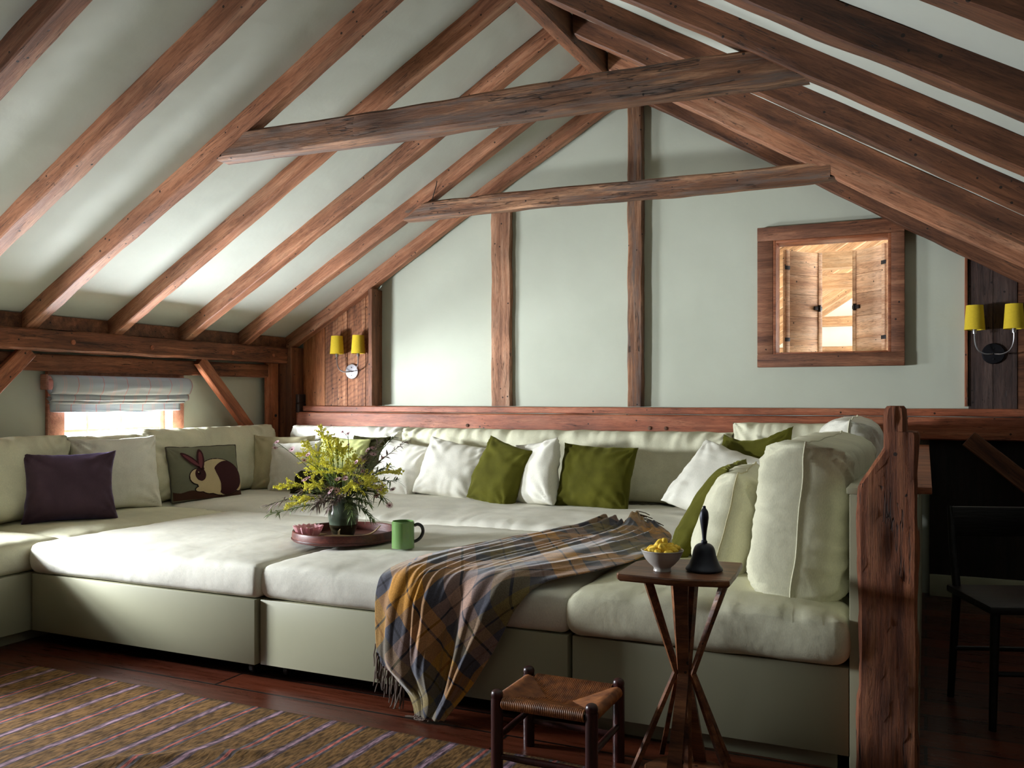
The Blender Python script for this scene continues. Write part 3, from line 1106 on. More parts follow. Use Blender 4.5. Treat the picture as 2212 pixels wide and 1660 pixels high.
mb.bbox(OX0 + t, OX1 - t, fy0 + .006, YW + 0.12, OZ0, OZ0 + 0.01, 0.002)
child_world(mb, 'window_jamb', M_brace, w2)


def shutter(hx, sgn, ang, label):
    r = empty('shutter', (hx, YW + 0.135, OZ0 + 0.012), 0)
    r.rotation_euler = (0, 0, ang)
    tag(r, label, 'shutter', 'plank shutters of the small gable window')
    W, H = 0.300, OZ1 - OZ0 - 0.05
    # local +X runs from the hinge outwards times sgn
    zs = [0, 0.10, 0.25, 0.40, 0.53, H]
    for i in range(5):
        mb = MB()
        a, b = sorted((sgn * 0.03, sgn * W))
        mb.bbox(a, b, -0.010, 0.010, zs[i] + 0.001, zs[i + 1] - 0.001, 0.002)
        mb.build('plank', M_shut, r)
    for k, (a, b) in enumerate(((0.0, 0.032), (W - 0.004, W + 0.03))):
        mb = MB()
        a, b = sorted((sgn * a, sgn * b))
        mb.bbox(a, b, -0.016, 0.016, -0.004, H + 0.004, 0.002)
        mb.build('stile', M_shut, r)
    mb = MB()
    a, b = sorted((sgn * (W - 0.05), sgn * (W + 0.02)))
    mb.bbox(a, b, -0.026, -0.014, 0.30, 0.325, 0.002)
    mb.bbox(sgn * (W - 0.005) - .006, sgn * (W - 0.005) + .006, -0.034, -0.014, 0.29, 0.335, 0.002)
    mb.build('latch', M_iron, r)
    for z in (0.08, 0.56):
        mb = MB()
        a, b = sorted((-sgn * 0.012, sgn * 0.03))
        mb.bbox(a, b, -0.022, -0.015, z, z + 0.025, 0.001)
        mb.build('hinge', M_iron, r)
    return r


shutter(-0.858, 1, math.radians(52), 'left plank shutter of the small gable window, swung open')
shutter(-0.226, -1, -math.radians(50), 'right plank shutter of the small gable window, swung open')

# ------------------------------------------------------------------ the bright room beyond the small window
M_room = plaster('white_plaster', rgb(235, 232, 222))
M_pale_raft = wood('pale_rafter_wood', c3(150, 112, 78), c3(190, 150, 112), c3(208, 174, 140), rough=0.6, cracks=0.2, bump=0.2)
mb = MB()
mb.box(-5.0, 3.0, 13.25, 13.35, -0.1, 8)
struct(mb.build('wall_beyond', M_room, smooth=False))
mb = MB()
mb.box(-5.0, -4.9, YW + 0.12, 13.25, -0.1, 8)
struct(mb.build('wall_beyond_left', M_room, smooth=False))
mb = MB()
mb.box(2.6, 2.7, YW + 0.12, 13.25, -0.1, 8)
struct(mb.build('wall_beyond_right', M_room, smooth=False))
mb = MB()
mb.box(-5.0, 2.7, YW + 0.12, 13.25, -0.2, -0.1)
struct(mb.build('floor_beyond', M_room, smooth=False))
FA = (-2.9, 1.22)
sl = 0.645


def zb(x):
    return FA[1] + sl * (x - FA[0])


far = slab('ceiling_beyond', [(-5.0, YW + 0.12, zb(-5.0) + 0.12), (1.2, YW + 0.12, zb(1.2) + 0.12), (1.2, 13.25, zb(1.2) + 0.12), (-5.0, 13.25, zb(-5.0) + 0.12)],
           (0, 0, 0.1), M_room)
struct(far)
upB = Vector((-sl, 0, 1)).normalized()
for i in range(12):
    y = 6.9 + i * 0.52
    o = timber('rafter', (-2.9, y, zb(-2.9)), (1.1, y, zb(1.1)), upB, 0, 0.055, 0, 0.10, M_pale_raft, amp=0.002, step=0.3)
    tag(o, ['nearest', 'second', 'third', 'fourth', 'fifth', 'sixth', 'seventh', 'eighth', 'ninth', 'tenth', 'eleventh', 'farthest'][i]
        + ' pale rafter of the bright room seen through the small gable window', 'rafter', 'rafters of the room beyond')
for y, z, hh, lab in ((7.5, 2.23, 0.13, 'pale tie beam seen high through the small gable window'),
                      (9.0, 2.24, 0.14, 'broad pale tie beam seen at mid height through the small gable window'),
                      (12.8, 2.17, 0.13, 'low pale tie beam at the far end of the room beyond'),
                      (12.9, 1.82, 0.08, 'sill timber at the bottom of the view through the small gable window')):
    xa = max(-4.0, FA[0] + (z + hh - FA[1]) / sl - 0.25)
    o = timber('tie_beam', (xa, y, z), (2.5, y, z), (0, 0, 1), 0, 0.15, 0, hh, M_pale_raft, amp=0.003, step=0.2)
    tag(o, lab, 'beam', 'tie beams of the room beyond')

# ------------------------------------------------------------------ soft furnishings
def fbm(v, o=3):
    s, a = 0.0, 1.0
    for _ in range(o):
        s += a * noise.noise(v)
        v = v * 2.03
        a *= 0.5
    return s


def ridge(v):
    return 1.0 - abs(noise.noise(v)) * 2.0


def soft_box(name, a, b, c, r, mat, crown=0.02, wr=0.006, seed=0.0, step=0.03, parent=None, loc=None, rz=0.0, tilt=None,
             bulge=0.012, edge_wr=None):
    """boxed cushion, half sizes a, b, c; origin at the centre of the bottom"""
    edge_wr = wr if edge_wr is None else edge_wr
    dims = Vector((a, b, c))
    bm = bmesh.new()

    def lin_pts(h):
        n = max(4, int(2 * (h - r) / step))
        p = [-h + r * (1 - math.cos(math.pi / 2 * k / 4)) * 1.0 for k in range(0, 4)]
        q = [-(h - r) + 2 * (h - r) * k / n for k in range(n + 1)]
        return p + q + [-x for x in reversed(p)]
    P = [lin_pts(a), lin_pts(b), lin_pts(c)]
    cache = {}

    def vert(p):
        key = (round(p[0], 5), round(p[1], 5), round(p[2], 5))
        if key in cache:
            return cache[key]
        v = Vector(p)
        inner = Vector([max(-(dims[i] - r), min(dims[i] - r, v[i])) for i in range(3)])
        d = v - inner
        nrm = d.normalized() if d.length > 1e-7 else Vector((0, 0, 1))
        # cube-surface to sphere direction
        w = inner + nrm * r
        ux, uy, uz = w.x / a, w.y / b, w.z / c
        # crown and side bulge
        cr_ = (1 - min(1, abs(ux)) ** 4) * (1 - min(1, abs(uy)) ** 4)
        zz = w.z
        if w.z > 0:
            zz += crown * cr_
        sb = (1 - min(1, abs(uz)) ** 2)
        w2_ = Vector((w.x * (1 + bulge / a * sb), w.y * (1 + bulge / b * sb), zz))
        q = Vector((w.x * 2.2 + seed, w.y * 2.2, w.z * 2.2))
        if nrm.z > 0.5:
            dx = a - abs(w.x)
            dy = b - abs(w.y)
            e = math.exp(-min(dx, dy) * 9)
            if dx < dy:
                cre = ridge(Vector((w.x * 3, w.y * 22 + seed, seed + 5)))
            else:
                cre = ridge(Vector((w.x * 22 + seed, w.y * 3, seed + 9)))
            off = wr * fbm(q * 1.2) * 1.2 + edge_wr * e * (cre - 0.5) * 1.1
        else:
            off = wr * 0.8 * fbm(q * 1.5)
        w2_ += nrm * off
        w2_.z += c
        cache[key] = bm.verts.new(w2_)
        return cache[key]
    for ax in range(3):
        i, j = [(1, 2), (2, 0), (0, 1)][ax]
        for sgn in (-1, 1):
            A, B = P[i], P[j]
            for ii in range(len(A) - 1):
                for jj in range(len(B) - 1):
                    vs_ = []
                    for (u, w) in ((A[ii], B[jj]), (A[ii + 1], B[jj]), (A[ii + 1], B[jj + 1]), (A[ii], B[jj + 1])):
                        p = [0, 0, 0]
                        p[ax] = sgn * dims[ax]
                        p[i] = u
                        p[j] = w
                        vs_.append(vert(p))
                    if sgn < 0:
                        vs_.reverse()
                    if len(set(vs_)) == 4:
                        try:
                            bm.faces.new(vs_)
                        except ValueError:
                            pass
    me = bpy.data.meshes.new(name)
    bm.normal_update()
    bm.to_mesh(me)
    bm.free()
    me.shade_smooth()
    me.materials.append(mat)
    o = bpy.data.objects.new(name, me)
    COL.objects.link(o)
    if loc:
        o.location = loc
    o.rotation_euler = tilt if tilt else (0, 0, rz)
    return o


def pillow_mesh(name, w, h, T, mat, seed=0.0, p=2.6, q=0.5, pinch=0.07, n=34, wr=0.010, sag=0.12, crease=0.020, bend=0.0,
                dent=0.0, corner_w=1.0):
    """knife-edge pillow; X width, Z height (0 at the bottom edge), Y thickness, front is -Y"""
    bm = bmesh.new()
    nx = max(10, int(n * min(3.2, w / max(h, .3)))) if w > h else n
    nz = n

    def uvx(k, m):
        t = -1 + 2 * k / m
        return math.sin(t * math.pi / 2) * 0.35 + t * 0.65
    grid = {}
    for side in (0, 1):
        for i in range(nx + 1):
            u = uvx(i, nx)
            for j in range(nz + 1):
                v = uvx(j, nz)
                border = i in (0, nx) or j in (0, nz)
                if side == 1 and border:
                    grid[(1, i, j)] = grid[(0, i, j)]
                    continue
                t = max(0.0, (1 - abs(u) ** p) * (1 - abs(v) ** p)) ** q
                x = w / 2 * u * (1 - pinch * (1 - v * v) * u * u)
                z = h / 2 * v * (1 - pinch * (1 - u * u) * v * v)
                T2 = T / 2 * (1 - sag * v)
                s = -1 if side == 0 else 1
                sd = seed + side * 31.0
                # creases near the edges, running away from them, and from the corners
                ex = 1 - abs(u)
                ez = 1 - abs(v)
                cre = 0.0
                cre += math.exp(-ez * h * 5.5) * (ridge(Vector((x * 14 + sd + 0.8 * noise.noise(Vector((x * 3, z * 5, sd))), z * 2.0, sd))) - 0.45)
                cre += math.exp(-ex * w * 5.5) * (ridge(Vector((x * 2.0, z * 14 + sd + 0.8 * noise.noise(Vector((x * 5, z * 3, sd))), sd + 4))) - 0.45)
                for cxn in (-1, 1):
                    for czn in (-1, 1):
                        dx = (u - cxn) * w / 2
                        dz = (v - czn) * h / 2
                        d = math.hypot(dx, dz)
                        an = math.atan2(dz, dx)
                        cre += corner_w * 0.7 * math.exp(-d * 9) * math.sin(an * 13 + sd + 3 * noise.noise(Vector((d * 6, sd, an))))
                off = wr * fbm(Vector((x * 4 + sd, z * 4, sd))) + crease * cre
                off *= min(1.0, t * 2.6)
                y = s * (T2 * t + off)
                if border:
                    x += 0.004 * noise.noise(Vector((x * 20, z * 20, sd)))
                    z += (0.005 + 0.5 * max(0, wr - 0.01)) * noise.noise(Vector((z * 20, x * (8 if wr > .01 else 20), sd + 3)))
                    y = 0.008 * noise.noise(Vector((x * 9, z * 9, sd)))
                # bend: whole pillow curls, dent: slump in the top edge
                z -= dent * max(0.0, v) * (1 - u * u)
                y += bend * (u * u - 0.4) + 0.0
                grid[(side, i, j)] = bm.verts.new((x, y, z + h / 2))
    for side in (0, 1):
        for i in range(nx):
            for j in range(nz):
                a, b, c_, d = grid[(side, i, j)], grid[(side, i + 1, j)], grid[(side, i + 1, j + 1)], grid[(side, i, j + 1)]
                f = [a, b, c_, d] if side == 0 else [d, c_, b, a]
                try:
                    bm.faces.new(f)
                except ValueError:
                    pass
    bm.normal_update()
    border = [grid[(0, i, 0)].co.copy() for i in range(nx + 1)] + [grid[(0, nx, j)].co.copy() for j in range(1, nz + 1)] + \
             [grid[(0, i, nz)].co.copy() for i in range(nx - 1, -1, -1)] + [grid[(0, 0, j)].co.copy() for j in range(nz - 1, 0, -1)]
    me = bpy.data.meshes.new(name)
    bm.to_mesh(me)
    bm.free()
    me.shade_smooth()
    me.materials.append(mat)
    o = bpy.data.objects.new(name, me)
    COL.objects.link(o)
    return o, border


def pillow(name, w, h, T, mat, loc, yaw=0, lean=0, roll=0, label='', group=None, cat='cushion', seam=None, **kw):
    """loc: bottom middle; yaw 0 faces the camera side (-Y); lean tips the top backwards; roll turns in its own plane"""
    o, border = pillow_mesh(name, w, h, T, mat, **kw)
    R = Euler((0, 0, math.radians(yaw))).to_matrix() @ Euler((math.radians(-lean), 0, 0)).to_matrix() @ Euler((0, math.radians(roll), 0)).to_matrix()
    o.matrix_world = Matrix.Translation(Vector(loc)) @ R.to_4x4()
    tag(o, label, cat, group)
    if seam:
        mb = MB()
        mb.tube(border + [border[0]], 0.0032, 6, cap=False)
        s = mb.build('seam', seam, o)
    return o


# ---- painted plinths and seat cushions
def base_box(name, x0, x1, y0, y1, z0, z1, label, kick=None, casters=None, group=None):
    r = empty(name, ((x0 + x1) / 2, (y0 + y1) / 2, 0))
    tag(r, label, 'sofa base', group)
    mb = MB()
    mb.bbox(x0, x1, y0, y1, z0, z1, 0.003)
    child_world(mb, 'panel_box', M_base, r)
    if kick:
        mb = MB()
        mb.bbox(*kick, 0.002)
        child_world(mb, 'kick_board', M_base, r)
    for c in casters or []:
        cx_, cy_ = c
        mb = MB()
        Mx = Matrix.Translation((cx_, cy_, 0.031)) @ Matrix.Rotation(math.pi / 2, 4, 'Y')
        mb.lathe([(0.0, -0.013), (0.026, -0.013), (0.030, -0.009), (0.030, 0.009), (0.026, 0.013), (0, 0.013)], 18, Mx)
        w = child_world(mb, 'caster', M_rubber, r)
        mb = MB()
        mb.bbox(cx_ - 0.022, cx_ + 0.022, cy_ - 0.02, cy_ + 0.02, 0.056, z0 + 0.001, 0.001)
        mb.bbox(cx_ - 0.020, cx_ - 0.016, cy_ - 0.012, cy_ + 0.016, 0.028, 0.057, 0.001)
        mb.bbox(cx_ + 0.016, cx_ + 0.020, cy_ - 0.012, cy_ + 0.016, 0.028, 0.057, 0.001)
        f = mb.build('caster_fork', M_black)
        f.parent = w
        f.matrix_parent_inverse = Matrix.Identity(4)
        f.matrix_local = Matrix.Identity(4)
    return r


XL0 = XW + 0.02
base_box('daybed_base', -3.965, -2.585, 3.00, 4.39, 0.065, 0.342, 'sage painted rolling base under the left square ottoman seat',
         casters=[(-2.66, 3.09), (-3.86, 3.10), (-2.66, 4.3), (-3.86, 4.3)], group='rolling square bases')
base_box('daybed_base', -2.572, -1.172, 3.02, 4.39, 0.065, 0.342, 'sage painted rolling base under the plaid throw',
         casters=[(-2.49, 3.11), (-1.26, 3.11), (-2.49, 4.3), (-1.26, 4.3)], group='rolling square bases')
base_box('sofa_base', -1.158, -0.222, 3.03, 4.39, 0.062, 0.342, 'sage painted fixed base at the right end, behind the side table',
         kick=(-1.10, -0.26, 3.075, 3.10, 0.0, 0.062), group='fixed sofa bases')
base_box('sofa_base', XL0, -3.985, 2.2, 4.39, 0.062, 0.342, 'sage painted fixed base along the left window wall',
         kick=(XL0, -4.05, 2.24, 4.3, 0.0, 0.062), group='fixed sofa bases')
base_box('sofa_base', XL0, -0.222, 4.40, 5.92, 0.02, 0.342, 'long fixed base along the gable wall hidden under the back seat', group='fixed sofa bases')

o = soft_box('seat_cushion', 0.70, 0.705, 0.072, 0.030, M_linen_w, crown=0.03, wr=0.004, seed=1.0, loc=(-3.272, 3.705, 0.344))
tag(o, 'big square left seat cushion with a diagonal shadow across its corner', 'seat cushion')
o = soft_box('seat_cushion', 0.693, 0.695, 0.072, 0.030, M_linen_w, crown=0.03, wr=0.005, seed=2.0, loc=(-1.870, 3.715, 0.344))
tag(o, 'big square seat cushion under the plaid throw and green mug', 'seat cushion')
o = soft_box('seat_cushion', 0.47, 0.70, 0.080, 0.045, M_linen, crown=0.035, wr=0.008, seed=3.0, loc=(-0.697, 3.70, 0.344), edge_wr=0.012)
tag(o, 'sage seat cushion at the right end under the upright back cushion', 'seat cushion')
o = soft_box('seat_cushion', 0.44, 0.46, 0.072, 0.045, M_linen, crown=0.025, wr=0.005, seed=4.0, loc=(-4.435, 2.755, 0.344))
tag(o, 'near seat cushion at the left edge of the view along the window wall', 'seat cushion')
o = soft_box('seat_cushion', 0.44, 0.585, 0.072, 0.045, M_linen, crown=0.028, wr=0.007, seed=5.0, loc=(-4.435, 3.81, 0.344), edge_wr=0.01)
tag(o, 'seat cushion along the window wall under the dark and rabbit cushions', 'seat cushion')
o = soft_box('seat_cushion', 2.30, 0.62, 0.078, 0.05, M_linen_w, crown=0.035, wr=0.008, seed=6.0, loc=(-2.55, 5.045, 0.344), edge_wr=0.016)
tag(o, 'long puckered seat cushion along the gable wall', 'seat cushion')

# ---- low partition, cap and newel post on the right
part = empty('low_partition', (-0.12, 4.4, 0))
tag(part, 'sage painted low partition closing the right end of the sofa', 'partition')
mb = MB()
mb.bbox(-0.220, -0.02, 3.03, 5.92, 0.0, 0.895, 0.003)
child_world(mb, 'partition_panel', M_base, part)
mb = MB()
mb.bbox(-0.228, -0.16, 3.02, 5.94, 0.896, 0.916, 0.003)
child_world(mb, 'painted_cap', M_base, part)
mb = MB()
mb.bbox(-0.158, 0.018, 3.115, 5.94, 0.896, 0.918, 0.003)
o = child_world(mb, 'wood_cap', M_brace, part)


def newel():
    prof = []  # (z, xl, xr)
    zs = [i * 0.03 for i in range(31)]
    for z in zs:
        prof.append((z, -0.190 + 0.010 * noise.noise(Vector((z * 3, 1, 1))) - (0.006 if z < .3 else 0), -0.020 + 0.004 * noise.noise(Vector((z * 4, 5, 1)))))
    prof += [(0.925, -0.190, -0.022), (0.94, -0.184, -0.022), (0.965, -0.168, -0.022), (1.0, -0.146, -0.022), (1.03, -0.127, -0.022),
             (1.048, -0.117, -0.022), (1.07, -0.116, -0.021), (1.088, -0.116, -0.022), (1.096, -0.116, -0.026), (1.098, -0.116, -0.054),
             (1.11, -0.116, -0.055), (1.14, -0.116, -0.054), (1.165, -0.113, -0.056), (1.175, -0.106, -0.062)]
    y0, y1 = 2.955, 3.105
    vs_, fs_ = [], []
    m = 0
    for (z, a, b) in prof:
        ring = []
        nx = 9
        bv = 0.010
        for k in range(nx + 1):
            ring.append((a + bv + (b - a - 2 * bv) * k / nx, y0, 0, -1))
        for k in range(5):
            ring.append((b, y0 + bv + (y1 - y0 - 2 * bv) * k / 4, 1, 0))
        for k in range(nx + 1):
            ring.append((b - bv - (b - a - 2 * bv) * k / nx, y1, 0, 1))
        for k in range(5):
            ring.append((a, y1 - bv - (y1 - y0 - 2 * bv) * k / 4, -1, 0))
        m = len(ring)
        for (x, y, nx_, ny_) in ring:
            d = 0.006 * noise.noise(Vector((x * 9, y * 9, z * 5))) + 0.0035 * noise.noise(Vector((x * 60, y * 40, z * 6)))
            st = (z * 6.3 + x * 2.1) % 1.0
            d += 0.003 * (st - 0.5)
            vs_.append((x + nx_ * d, y + ny_ * d, z))
    L_ = len(prof)
    for i in range(L_ - 1):
        for j in range(m):
            j2 = (j + 1) % m
            fs_.append((i * m + j, i * m + j2, (i + 1) * m + j2, (i + 1) * m + j))
    fs_.append(list(range(m))[::-1])
    fs_.append([(L_ - 1) * m + j for j in range(m)])
    # re-express with local X up so that the grain follows the post
    M = Matrix(((0, 0, -1, 0), (0, 1, 0, 0), (1, 0, 0, 0), (0, 0, 0, 1)))
    Mi = M.inverted()
    vs_ = [Mi @ Vector(v) for v in vs_]
    o = make_mesh('newel_post', vs_, fs_, M_newel, None, True, 35)
    o.matrix_world = M
    tag(o, 'rough hewn brown newel post with a notched top in the right foreground', 'post')


newel()

# ---- back cushions
bc = 'large loose back cushions'
pillow('back_cushion', 1.34, 0.50, 0.30, M_linen, (-4.66, 5.03, 0.50), yaw=90, lean=12, seed=1.1, p=5, q=.42, pinch=.02, n=40, wr=0.02, crease=0.030,
       label='back cushion along the window wall nearest the corner, behind the rabbit cushion', group=bc)
pillow('back_cushion', 0.62, 0.47, 0.26, M_linen, (-4.70, 4.10, 0.50), yaw=90, lean=14, seed=2.3, p=5, q=.42, pinch=.02, n=36, wr=0.02, crease=0.030,
       label='back cushion under the window blind, squeezed between its two neighbours', group=bc)
pillow('back_cushion', 1.10, 0.49, 0.28, M_linen, (-4.64, 3.24, 0.50), yaw=88, lean=12, seed=3.7, p=5, q=.42, pinch=.02, n=36, wr=0.018, crease=0.030,
       label='back cushion at the left edge of the view behind the dark cushion', group=bc)
pillow('back_cushion', 1.05, 0.48, 0.30, M_linen_w, (-4.03, 5.70, 0.51), yaw=0, lean=8, seed=4.9, p=5, q=.42, pinch=.02, n=40, wr=0.02, crease=0.030,
       label='back cushion on the gable wall side of the left corner, behind the flowers', group=bc)
pillow('back_cushion', 2.46, 0.475, 0.30, M_linen, (-2.32, 5.68, 0.51), yaw=0, lean=8, seed=5.2, p=8, q=.42, pinch=.015, n=40, wr=0.022, crease=0.036,
       label='very long creased back cushion in the middle of the gable wall', group=bc)
pillow('back_cushion', 0.82, 0.53, 0.30, M_linen, (-0.70, 5.70, 0.52), yaw=0, lean=6, seed=6.4, p=5, q=.42, pinch=.02, n=36, wr=0.02, crease=0.030,
       label='back cushion in the right corner against the gable wall', group=bc)
pillow('back_cushion', 1.20, 0.56, 0.34, M_linen, (-0.405, 3.75, 0.49), yaw=-91, lean=5, seed=7.7, p=9, q=.34, pinch=.03, n=40, wr=0.016, crease=0.030,
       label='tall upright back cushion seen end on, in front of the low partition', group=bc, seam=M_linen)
pillow('back_cushion', 1.25, 0.57, 0.34, M_linen_w, (-0.40, 5.02, 0.53), yaw=-88, lean=6, seed=8.2, p=5, q=.42, pinch=.02, n=38, wr=0.02, crease=0.030,
       label='billowing back cushion along the partition behind the upright one', group=bc, seam=M_linen)

# ---- scatter cushions
sc_ = 'scatter cushions'
pillow('scatter_cushion', 0.50, 0.42, 0.25, M_brown, (-4.36, 3.54, 0.495), yaw=55, lean=20, seed=11, pinch=0.12, label='dark aubergine velvet cushion at the far left', group=sc_)
pillow('scatter_cushion', 0.54, 0.46, 0.18, M_linen_w, (-4.48, 3.98, 0.51), yaw=70, lean=12, seed=12, label='pale grey cushion standing just behind the dark aubergine one', group=sc_)
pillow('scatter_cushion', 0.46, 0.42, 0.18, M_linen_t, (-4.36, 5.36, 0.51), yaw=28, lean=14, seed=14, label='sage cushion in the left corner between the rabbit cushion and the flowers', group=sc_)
pillow('scatter_cushion', 0.40, 0.40, 0.17, M_linen_w, (-4.16, 5.22, 0.50), yaw=8, lean=18, roll=-4, seed=15, label='small whitish cushion left of the bouquet, in front of the corner cushion', group=sc_)
pillow('scatter_cushion', 0.44, 0.42, 0.17, M_green_l, (-3.85, 5.32, 0.51), yaw=0, lean=14, roll=3, seed=16, label='light yellow-green cushion directly behind the bouquet', group=sc_)
pillow('scatter_cushion', 0.40, 0.20, 0.17, M_olive_d, (-3.87, 5.10, 0.50), yaw=5, lean=35, seed=17, label='very dark olive cushion lying low behind the vase', group=sc_)
pillow('scatter_cushion', 0.36, 0.42, 0.17, M_olive_d, (-3.66, 5.44, 0.51), yaw=-8, lean=8, seed=18, label='dark olive cushion glimpsed through the right side of the bouquet', group=sc_)
pillow('scatter_cushion', 0.46, 0.42, 0.18, M_linen_w, (-3.43, 5.36, 0.505), yaw=-8, lean=20, roll=10, seed=19, label='pale cushion with one sharp upper corner just right of the bouquet', group=sc_)
pillow('scatter_cushion', 0.50, 0.42, 0.20, M_linen_w, (-2.95, 5.30, 0.515), yaw=6, lean=24, roll=10, seed=20, label='fat pale cushion leaning right against an olive one', group=sc_)
pillow('scatter_cushion', 0.38, 0.44, 0.19, M_olive, (-2.56, 5.17, 0.50), yaw=-12, lean=16, roll=15, seed=21, label='olive velvet cushion tilted between two pale ones', group=sc_)
pillow('scatter_cushion', 0.44, 0.43, 0.20, M_linen_w, (-2.27, 5.22, 0.505), yaw=-30, lean=12, roll=-9, seed=22, label='pale cushion on edge between the two olive velvet ones', group=sc_)
pillow('scatter_cushion', 0.50, 0.42, 0.19, M_olive, (-1.87, 5.19, 0.51), yaw=-4, lean=20, roll=2, seed=23, label='large olive velvet cushion in the middle of the back seat', group=sc_)
pillow('scatter_cushion', 0.50, 0.48, 0.20, M_linen_w, (-1.16, 4.96, 0.545), yaw=-8, lean=40, roll=20, seed=24, label='pale cushion slumped diagonally at the right end of the back seat', group=sc_)
pillow('scatter_cushion', 0.46, 0.44, 0.20, M_olive, (-0.92, 5.20, 0.62), yaw=-24, lean=26, roll=-8, seed=25, dent=0.06, label='olive velvet cushion tucked into the right corner', group=sc_)
pillow('scatter_cushion', 0.66, 0.48, 0.15, M_olive, (-0.99, 3.98, 0.495), yaw=-86, lean=30, seed=26, label='olive velvet cushion seen edge on beside the bell handle', group=sc_)
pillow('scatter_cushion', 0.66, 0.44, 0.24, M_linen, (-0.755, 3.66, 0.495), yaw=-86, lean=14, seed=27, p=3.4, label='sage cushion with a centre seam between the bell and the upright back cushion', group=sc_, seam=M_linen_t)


# ---- rabbit cushion: needlework rabbit worked in the front face
def rabbit():
    r, border = pillow_mesh('rabbit_cushion', 0.50, 0.375, 0.13, None or M_rab, seed=13, pinch=0.03, crease=0.004, wr=0.005, n=64)
    R = Euler((0, 0, math.radians(70))).to_matrix() @ Euler((math.radians(-14), 0, 0)).to_matrix()
    r.matrix_world = Matrix.Translation((-4.43, 4.67, 0.505)) @ R.to_4x4()
    tag(r, 'needlework cushion with a brown and cream rabbit on sage green', 'cushion', sc_)
    mb = MB()
    mb.tube(border + [border[0]], 0.005, 6, cap=False)
    mb.build('piping', M_rab_pipe, r)
    me = r.data
    # flat figure shapes in cushion coordinates (x across, z up), tested per face of a fine grid overlay
    W, H = 0.50, 0.375

    def ell(cx, cz, rx, rz, ang=0):
        ca, sa = math.cos(ang), math.sin(ang)
        cx, cz, rx, rz = cx * 1.0 + 0.005, cz * 1.02 - 0.012, rx * 1.08, rz * 1.08

        def f(x, z):
            dx, dz = x - cx, z - cz
            u, v = dx * ca + dz * sa, -dx * sa + dz * ca
            return (u / rx) ** 2 + (v / rz) ** 2 < 1
        return f

    def front_y(x, z):
        # the analytic front surface of the pillow
        u, v = x / (W / 2), (z - H / 2) / (H / 2)
        u, v = max(-.999, min(.999, u)), max(-.999, min(.999, v))
        t = ((1 - abs(u) ** 2.6) * (1 - abs(v) ** 2.6)) ** 0.5
        T2 = 0.065 * (1 - .12 * v)
        off = (0.005 * fbm(Vector((x * 4 + 13, (z - H / 2) * 4, 13)))) * min(1.0, t * 1.8)
        return -(T2 * t + off)

    def patch(name, test, mat, lift):
        n = 230
        mb_ = MB()
        idx = {}
        st = W / n
        for i in range(n):
            for j in range(int(n * H / W)):
                x, z = -W / 2 + (i + .5) * st, (j + .5) * st
                if test(x, z):
                    f = []
                    for (a, b) in ((0, 0), (1, 0), (1, 1), (0, 1)):
                        k = (i + a, j + b)
                        if k not in idx:
                            xx, zz = -W / 2 + k[0] * st, k[1] * st
                            idx[k] = len(mb_.v)
                            mb_.v.append(Vector((xx, front_y(xx, zz) - lift, zz)))
                        f.append(idx[k])
                    mb_.f.append(f)
        o = mb_.build(name, mat, r, angle=180)
        return o
    cream, dark, line, earth = M_rab_cream, M_rab_dark, M_rab_line, M_rab_earth
    body = ell(0.075, 0.155, 0.150, 0.112, -0.25)
    rump = ell(0.135, 0.145, 0.115, 0.110, -0.35)
    chest = ell(0.01, 0.14, 0.10, 0.085, 0.2)
    paw1 = ell(-0.055, 0.085, 0.05, 0.018, 0.12)
    paw2 = ell(0.02, 0.070, 0.05, 0.018, 0.1)
    head = ell(-0.085, 0.165, 0.052, 0.048, 0.3)
    tail = ell(0.215, 0.09, 0.022, 0.035, -0.5)
    grow = 0.006

    def any_(fs):
        return lambda x, z: any(f(x, z) for f in fs)
    ol = [ell(0.075, 0.155, .155, .117, -.25), ell(0.01, .14, .105, .090, .2), ell(-.055, .085, .055, .022, .12),
          ell(.02, .07, .055, .022, .1), ell(-.085, .165, .057, .053, .3), ell(.215, .09, .027, .040, -.5)]
    patch('ground_motif', lambda x, z: 0.008 < z < 0.068 + 0.012 * math.sin(x * 14) + 0.01 * math.sin(x * 37) and abs(x) < 0.243, earth, 0.004)
    patch('rabbit_outline', any_(ol), line, 0.006)
    patch('rabbit_body', any_([body, chest, paw1, paw2, head, tail]), cream, 0.008)
    patch('rabbit_back', lambda x, z: rump(x, z) and body(x, z) and x > 0.055 + 0.02 * math.sin(z * 20), dark, 0.010)
    patch('rabbit_ear', any_([ell(-0.055, 0.275, 0.024, 0.072, -0.10), ell(-0.118, 0.275, 0.020, 0.078, 0.85)]), dark, 0.010)
    patch('ear_lining', any_([ell(-0.055, 0.275, 0.013, 0.055, -0.10), ell(-0.118, 0.275, 0.010, 0.060, 0.85)]), M_rab_pink, 0.011)
    patch('eye_patch', any_([ell(-0.068, 0.178, 0.034, 0.042, 0.1), ell(-.06, .215, .02, .03, 0)]), dark, 0.010)
    patch('rabbit_eye', ell(-0.078, 0.186, 0.010, 0.012, 0), line, 0.0115)
    patch('eye_glint', ell(-0.082, 0.192, 0.004, 0.004, 0), cream, 0.0125)


M_rab = fabric('needlework_sage', rgb(120, 120, 100), weave=700, bump=0.4, vary=.12)
M_rab_cream = fabric('needlework_cream', rgb(206, 186, 146), weave=700, bump=0.4)
M_rab_dark = fabric('needlework_brown', rgb(62, 34, 36), weave=700, bump=0.4)
M_rab_line = fabric('needlework_outline', rgb(36, 20, 22), weave=700)
M_rab_pink = fabric('needlework_rose', rgb(112, 62, 66), weave=700)
M_rab_earth = fabric('needlework_earth', rgb(78, 52, 42), weave=700, vary=.2)
M_rab_pipe = fabric('rabbit_cushion_piping', rgb(80, 76, 66))
rabbit()

